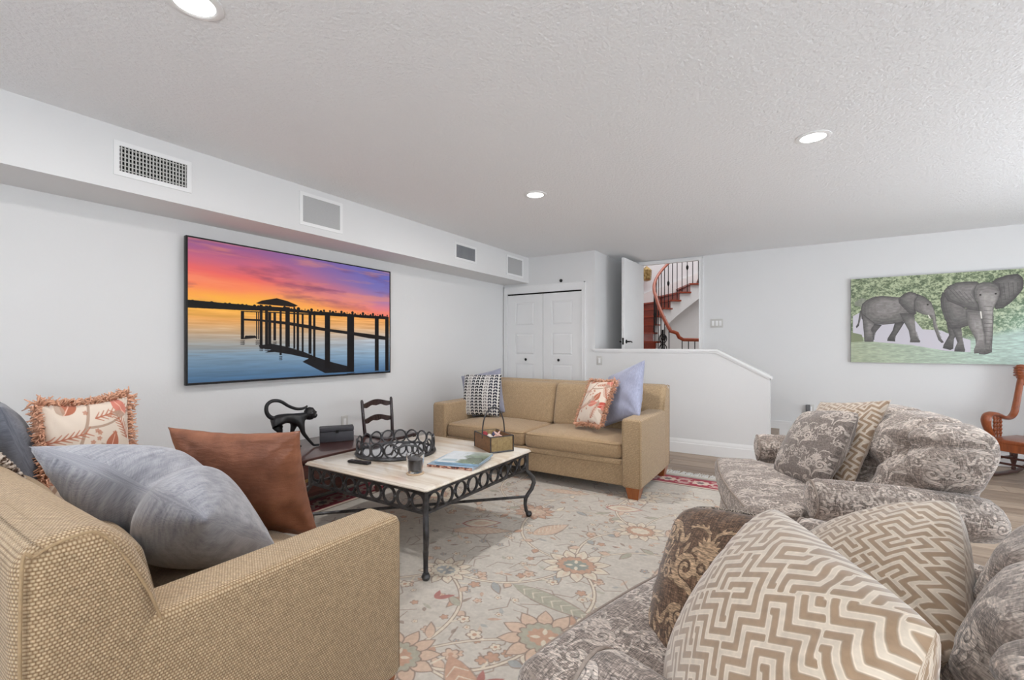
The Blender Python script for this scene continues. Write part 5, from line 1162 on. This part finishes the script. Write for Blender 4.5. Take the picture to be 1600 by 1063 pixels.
solo('shell_bed', MB().box(-a+0.009, a-0.009, -b+0.009, b-0.009, 0, 0.058, 0.01, 2), M_sh[0], 'pale bed of small shells filling the basket under the larger ones', 'shells', (-1.915, 2.765, TZ+0.011), math.radians(-29.6))['kind'] = 'stuff'
shell_thing('star', 'pink starfish standing upright in the basket', 0.045, 0.01, 0.104, 0.045, M_sh[1], (1.2, 0.2, 0.5))
shell_thing('cone', 'white pointed seashell lying in the basket beside the starfish', 0.05, -0.045, 0.085, 0.030, M_sh[0], (1.4, 0.3, 0.2)); shell_thing('cone', 'pinkish spiral seashell at the far end of the basket', 0.095, 0.01, 0.085, 0.026, M_sh[1], (1.2, -0.5, 1.5))
shell_thing('ball', 'dark red ball at the left end of the basket', -0.09, -0.03, 0.092, 0.026, M_sh[2], (0, 0, 0)); shell_thing('ball', 'navy ball behind the red one in the basket', -0.06, 0.04, 0.090, 0.024, M_sh[3], (0, 0, 0)); shell_thing('ball', 'small white ball at the right rim of the basket', 0.105, 0.055, 0.088, 0.020, M_sh[0], (0, 0, 0)); shell_thing('ball', 'pale ball between the red and navy ones in the basket', -0.03, -0.02, 0.086, 0.020, M_sh[0], (0, 0, 0))

# ------------------------------------------------------------------ low chest by the television wall and what stands on it
ch = thing('low_chest', 'low dark mahogany chest against the television wall, under the monkey statue', 'chest', (-3.34, 2.20, 0)); 
part('top', MB().box(-0.33, 0.34, -0.50, 0.56, 0.412, 0.440, 0.006, 2), M_mahog, ch); part('carcass', MB().box(-0.31, 0.31, -0.47, 0.53, 0.15, 0.412, 0.004), M_mahog, ch)
for k in range(2):
    y0 = -0.45+0.49*k; dr = part('drawer', MB().box(0.31, 0.322, y0, y0+0.47, 0.18, 0.39, 0.004), M_mahog, ch); part('knob', MB().lathe([(0.005, 0), (0.008, 0.01), (0.014, 0.02), (0.001, 0.026)], 10, M=Matrix.Translation((0.322, y0+0.235, 0.285)) @ Matrix.Rotation(PI/2, 4, 'Y')), M_brass, dr)
for sx in (-0.27, 0.27):
    for sy in (-0.43, 0.49): part('leg', MB().lathe([(0.016, 0.012), (0.028, 0.15)], 8, (sx, sy, 0)), M_mahog, ch)
def slate():
    t = thing('keepsake_box', 'slate grey lidded box on the dark chest beside the monkey statue', 'box', (-3.375, 2.515, 0.440), math.radians(56)); part('body', MB().box(-0.135, 0.135, -0.06, 0.06, 0.001, 0.086, 0.004), M_slate, t); part('lid', MB().box(-0.136, 0.136, -0.061, 0.061, 0.089, 0.122, 0.006, 2), M_slate, t); part('clasp', MB().box(-0.012, 0.012, -0.066, -0.060, 0.075, 0.10), M_black, t)
slate()
def skin(name, chains, parent, mat, sub=2):
    """continuous body grown over connected bones"""
    vs = []; es = []; rr = []; key = {}
    def vid(p, r):
        k = tuple(round(q, 4) for q in p)
        if k not in key: key[k] = len(vs); vs.append(p); rr.append(r)
        return key[k]
    for c in chains:
        ids = [vid(p, r) for p, r in c]
        es += [(a, b) for a, b in zip(ids, ids[1:])]
    me = bpy.data.meshes.new(name); me.from_pydata(vs, es, []); o = bpy.data.objects.new(name, me); COL.objects.link(o)
    md = o.modifiers.new('skin', 'SKIN'); md.use_smooth_shade = True
    for i, sv in enumerate(me.skin_vertices[0].data): sv.radius = (rr[i], rr[i]); sv.use_root = (i == 0)
    sb = o.modifiers.new('sub', 'SUBSURF'); sb.levels = sub; sb.render_levels = sub
    dg = bpy.context.evaluated_depsgraph_get(); em = bpy.data.meshes.new_from_object(o.evaluated_get(dg)); em.name = name
    bpy.data.objects.remove(o); em.materials.clear(); em.materials.append(mat.m); em.polygons.foreach_set('use_smooth', [True]*len(em.polygons)); n = bpy.data.objects.new(name, em); COL.objects.link(n); n.parent = parent; return n
mk = thing('monkey_statue', 'black monkey statue with long curled tail walking on the dark chest', 'statue', (-3.35, 2.10, 0.440)); Q = lambda y, z, x=0.0: (x, y-2.10, z-0.440)
hip, sh = (Q(1.965, 0.698), 0.042), (Q(2.150, 0.688), 0.042)
spine = [(Q(1.935, 0.706), 0.028), hip, (Q(2.03, 0.698), 0.040), (Q(2.09, 0.688), 0.042), sh, (Q(2.198, 0.694), 0.030), (Q(2.222, 0.702), 0.028)]
skin('body', [spine,
    [hip, (Q(1.957, 0.655, 0.030), 0.032), (Q(1.976, 0.597, 0.034), 0.018), (Q(1.950, 0.530, 0.036), 0.014), (Q(1.905, 0.456, 0.036), 0.010), (Q(1.945, 0.450, 0.036), 0.009)],
    [hip, (Q(1.990, 0.650, -0.030), 0.032), (Q(2.022, 0.600, -0.034), 0.018), (Q(2.010, 0.540, -0.036), 0.014), (Q(2.000, 0.456, -0.036), 0.010), (Q(2.045, 0.450, -0.036), 0.009)],
    [sh, (Q(2.150, 0.635, 0.030), 0.027), (Q(2.165, 0.565, 0.034), 0.016), (Q(2.215, 0.500, 0.036), 0.012), (Q(2.252, 0.456, 0.036), 0.010), (Q(2.305, 0.450, 0.036), 0.009)],
    [sh, (Q(2.130, 0.635, -0.030), 0.027), (Q(2.112, 0.575, -0.034), 0.015), (Q(2.125, 0.510, -0.036), 0.012), (Q(2.150, 0.456, -0.036), 0.010), (Q(2.195, 0.450, -0.036), 0.009)]], mk, M_statue)
m = MB(); hc = Q(2.243, 0.704)
m.lathe([(0.001, 0.056), (0.027, 0.049), (0.043, 0.024), (0.046, 0.0), (0.041, -0.026), (0.025, -0.042), (0.001, -0.047)], 16, hc)
m.lathe([(0.001, 0.020), (0.012, 0.017), (0.021, 0.004), (0.022, -0.012), (0.010, -0.024)], 12, M=Matrix.Translation(Vector(hc)+Vector((0.014, 0.036, -0.014))) @ Matrix.Rotation(-PI/2+0.2, 4, 'X'))
for sx in (-1, 1): m.lathe([(0.001, 0.006), (0.012, 0.004), (0.014, 0), (0.001, -0.004)], 10, M=Matrix.Translation(Vector(hc)+Vector((sx*0.044, -0.012, 0.006))) @ Matrix.Rotation(PI/2, 4, 'Y'))
m.tube([Vector(hc)+Vector((x, 0.042, 0.014+0.004*math.cos(x*90))) for x in np.linspace(-0.026, 0.026, 7)], 0.006, 6)
for sx in (-1, 1): m.lathe([(0.001, 0.004), (0.005, 0.002), (0.006, 0), (0.001, -0.004)], 8, M=Matrix.Translation(Vector(hc)+Vector((sx*0.014, 0.044, 0.003))) @ Matrix.Rotation(-PI/2, 4, 'X'))
part('head', m, M_statue, mk, angle=60)
tl = [(1.962, 0.700), (1.917, 0.723), (1.892, 0.763), (1.895, 0.811), (1.928, 0.837), (1.972, 0.838), (2.012, 0.823), (2.065, 0.787), (2.124, 0.760), (2.173, 0.754), (2.205, 0.760), (2.222, 0.772)]
tls = smooth(tl); part('tail', MB().tube([Q(*p) for p in tls], list(np.interp(np.linspace(0, 11, len(tls)), range(12), [0.018, 0.016, 0.0145, 0.0135, 0.013, 0.013, 0.0125, 0.012, 0.012, 0.011, 0.010, 0.007])), 10), M_statue, mk, angle=180)
# small ladder-back chair, local front = +y
lc = thing('ladderback_chair', 'small dark wooden ladder-back chair by the television wall behind the ring tray', 'chair', (-3.20, 2.94, 0), math.radians(-92))
W2 = 0.165
for sx in (-1, 1):
    part('back_post', MB().tube([(sx*W2*0.92, -0.14, 0.002), (sx*W2*0.95, -0.135, 0.44), (sx*W2*1.0, -0.15, 0.60), (sx*W2*1.02, -0.165, 0.745), (sx*W2*1.02, -0.168, 0.762)], [0.012, 0.016, 0.015, 0.014, 0.008], 10), M_ebony, lc)
    part('front_leg', MB().lathe([(0.012, 0.002), (0.017, 0.2), (0.015, 0.43)], 10, (sx*W2*1.05, 0.15, 0)), M_ebony, lc)
    part('stretcher', MB().tube([(sx*W2*0.95, -0.135, 0.2), (sx*W2*1.05, 0.15, 0.2)], 0.008, 8), M_ebony, lc)
for z in (0.15, 0.28): part('stretcher', MB().tube([(-W2, 0.15, z), (W2, 0.15, z)], 0.008, 8), M_ebony, lc)
def seatf(v): v = v.copy(); v[:, 0] *= 1+0.14*(v[:, 1]/0.16); v[:, 2] -= 0.010*np.clip(1-(v[:, 0]/0.15)**2, 0, 1); return v
part('seat', MB().box(-0.17, 0.17, -0.14, 0.18, 0.425, 0.455, 0.010, 2, fn=seatf, mid=(6, 2, 1)), M_ebony, lc)
for z0 in (0.545, 0.685):
    m = MB(); n = 14; vs = []; fs = []
    for k in range(n+1):
        u_ = -1+2*k/n; x = u_*W2*0.98; yb = -0.145-0.1*(z0-0.5)-0.018*(1-u_*u_); tp = z0+0.052+0.016*math.cos(u_*PI*0.9); bt = z0+0.006+0.012*math.cos(u_*PI*0.9)*0.8-0.006*math.cos(u_*3*PI)
        vs += [(x, yb+0.006, bt), (x, yb+0.006, tp), (x, yb-0.006, tp), (x, yb-0.006, bt)]
    for k in range(n): fs += [(k*4+j, (k+1)*4+j, (k+1)*4+(j+1) % 4, k*4+(j+1) % 4) for j in range(4)]
    part('back_rung', m.add(vs, fs+[(0, 1, 2, 3), (n*4+3, n*4+2, n*4+1, n*4)]), M_ebony, lc)

# ------------------------------------------------------------------ cushions
G1 = 'loose cushions on the back sofa'; G2 = 'loose cushions on the front sofa'; G3 = 'cushions on the tufted armchair'; G4 = 'cushions on the foreground armchair'
pillow('linen_pillow', 0.50, 0.50, 0.16, M_linen2, (-3.035, 4.175, 0.715), (0.95, 0.22, 0.20), (-0.24, 0.14, 0.956), 'plain lavender cushion behind the black and white one on the tan sofa', G1, seed=2)
pillow('woven_pillow', 0.46, 0.46, 0.15, M_bw, (-2.975, 4.065, 0.715), (0.985, 0.15, 0.02), (-0.05, 0.17, 0.985), 'chunky black and white woven cushion at the left of the tan sofa', G1, seed=3, pinch=0.05)
pillow('linen_pillow', 0.54, 0.54, 0.19, M_linen, (-1.405, 4.125, 0.800), (0.80, -0.48, 0.33), (-0.08, 0.50, 0.86), 'large periwinkle blue cushion against the right arm of the tan sofa', G1, seed=4, wrk=0.010)
o, rg_ = pillow('fringed_pillow', 0.30, 0.44, 0.14, M_leafp, (-1.600, 3.945, 0.735), (0.93, -0.36, 0.05), (0.13, 0.49, 0.86), 'coral leaf print cushion with shaggy fringe leaning on the blue cushion', G1, seed=5)
fringe(o, rg_, M_fringe, 0.045, 900, 5)
pillow('chenille_pillow', 0.62, 0.58, 0.35, M_chen, (-1.845, 0.705, 0.695), (0.86, 0.40, -0.31), (0.42, -0.70, 0.56), 'big blue-grey chenille cushion with a chopped top, left foreground', G2, chop=0.10, seed=6, wrk=0.010, pinch=0.09, puff=0.5)
pillow('leather_pillow', 0.55, 0.52, 0.17, M_leather, (-1.965, 1.025, 0.675), (0.873, 0.483, -0.015), (0.19, -0.28, 0.94), 'brown leather cushion standing behind the blue-grey chenille cushion', G2, seed=7, wrk=0.011, pinch=0.10)
pillow('chenille_pillow', 0.56, 0.56, 0.20, M_chen_dk, (-3.00, 0.520, 0.770), (1, 0.02, -0.10), (0.0, -0.28, 0.96), 'darker slate chenille cushion cut by the left edge', G2, seed=8)
o, rg_ = pillow('fringed_pillow', 0.35, 0.48, 0.15, M_leafp, (-2.790, 0.745, 0.765), (-0.25, 0.96, 0.01), (-0.08, -0.03, 0.995), 'coral leaf print cushion with thick fringe at the far end of the foreground sofa', G2, seed=9, pinch=0.10)
fringe(o, rg_, M_fringe, 0.050, 1300, 9)
pillow('damask_pillow', 0.46, 0.44, 0.15, M_dam_pil2, (0.045, 3.005, 0.705), (0.554, -0.816, 0.14), (0.348, 0.407, 0.844), 'mauve scroll damask cushion at the front on the tufted armchair', G3, seed=10, pinch=0.02, rnd=0.08)
pillow('fret_pillow', 0.48, 0.50, 0.15, M_fret2, (0.145, 3.075, 0.735), (0.597, -0.785, 0.14), (0.34, 0.433, 0.835), 'grey fretwork velvet cushion behind the damask one on the tufted armchair', G3, seed=11)
pillow('damask_pillow', 0.40, 0.41, 0.15, M_dam_pil, (-0.170, 1.195, 0.648), (0.80, -0.56, 0.18), (0.13, 0.49, 0.86), 'brown scroll damask cushion with twisted cord, standing on the foreground armchair', G4, seed=12, pipe=(0.006, M_cord), pinch=0.0, puff=0.36, rnd=0.13)
pillow('fret_pillow', 0.495, 0.495, 0.25, M_fret, (-0.054, 0.869, 0.700), (0.382, -0.922, 0.055), (0.388, 0.214, 0.896), 'large taupe fretwork velvet cushion nearest the camera', G4, seed=13, wrk=0.009, pinch=0.02, puff=0.42, rnd=0.045)
o, rg_ = pillow('fret_pillow', 0.485, 0.485, 0.22, M_fret, (0.115, 1.435, 0.640), (0.72, -0.39, 0.57), (0.18, 0.90, 0.40), 'second taupe fretwork velvet cushion, against the back of the foreground armchair', G4, seed=14, wrk=0.009, pinch=0.0, puff=0.40, rnd=0.07)
part('care_tag', MB().box(-0.075, -0.035, 0.222, 0.246, -0.0012, 0.0012), M_paper, o, 'small white sewn-in tag')
# knitted throw over the left part of the front sofa back
th = thing('knitted_throw', 'grey knitted throw with brown braided edge over the foreground sofa back', 'throw', (-2.55, 0.34, 0.0))
ys = [(-0.165, 0.45), (-0.160, 0.62), (-0.155, 0.80), (-0.135, 0.868), (-0.09, 0.893), (-0.03, 0.902), (0.015, 0.888), (0.050, 0.835), (0.085, 0.76), (0.115, 0.66)]
ys = [(a_, b_) for a_, b_ in zip(np.interp(np.linspace(0, 9, 40), range(10), [p[0] for p in ys]), np.interp(np.linspace(0, 9, 40), range(10), [p[1] for p in ys]))]
m = MB(); vs = []; nx = 30
for i in range(nx):
    x = -0.45+0.82*i/(nx-1)
    for y, z in ys: vs.append((x+0.02*math.sin(z*9), y+0.004*math.sin(x*40), z+0.004*math.sin(x*55+y*30)))
m.add(vs, loft_grid(nx, 40)); fl_ = part('blanket', m, M_knit, th, angle=180)
sl = fl_.modifiers.new('thickness', 'SOLIDIFY'); sl.thickness = 0.010; sl.offset = 0
for k in range(3):
    e = MB(); pp = []
    for j in range(160):
        t_ = j/159*39; y = np.interp(t_, range(40), [p[0] for p in ys]); z = np.interp(t_, range(40), [p[1] for p in ys]); ph = j*0.55+k*2*PI/3
        pp.append((0.375+0.02*math.sin(z*9)+0.010*math.cos(ph), y+0.004*math.sin(ph), z+0.008+0.009*math.sin(ph)))
    e.tube(pp, 0.0085, 6); part('braid_strand', e, M_braid, th, angle=180)
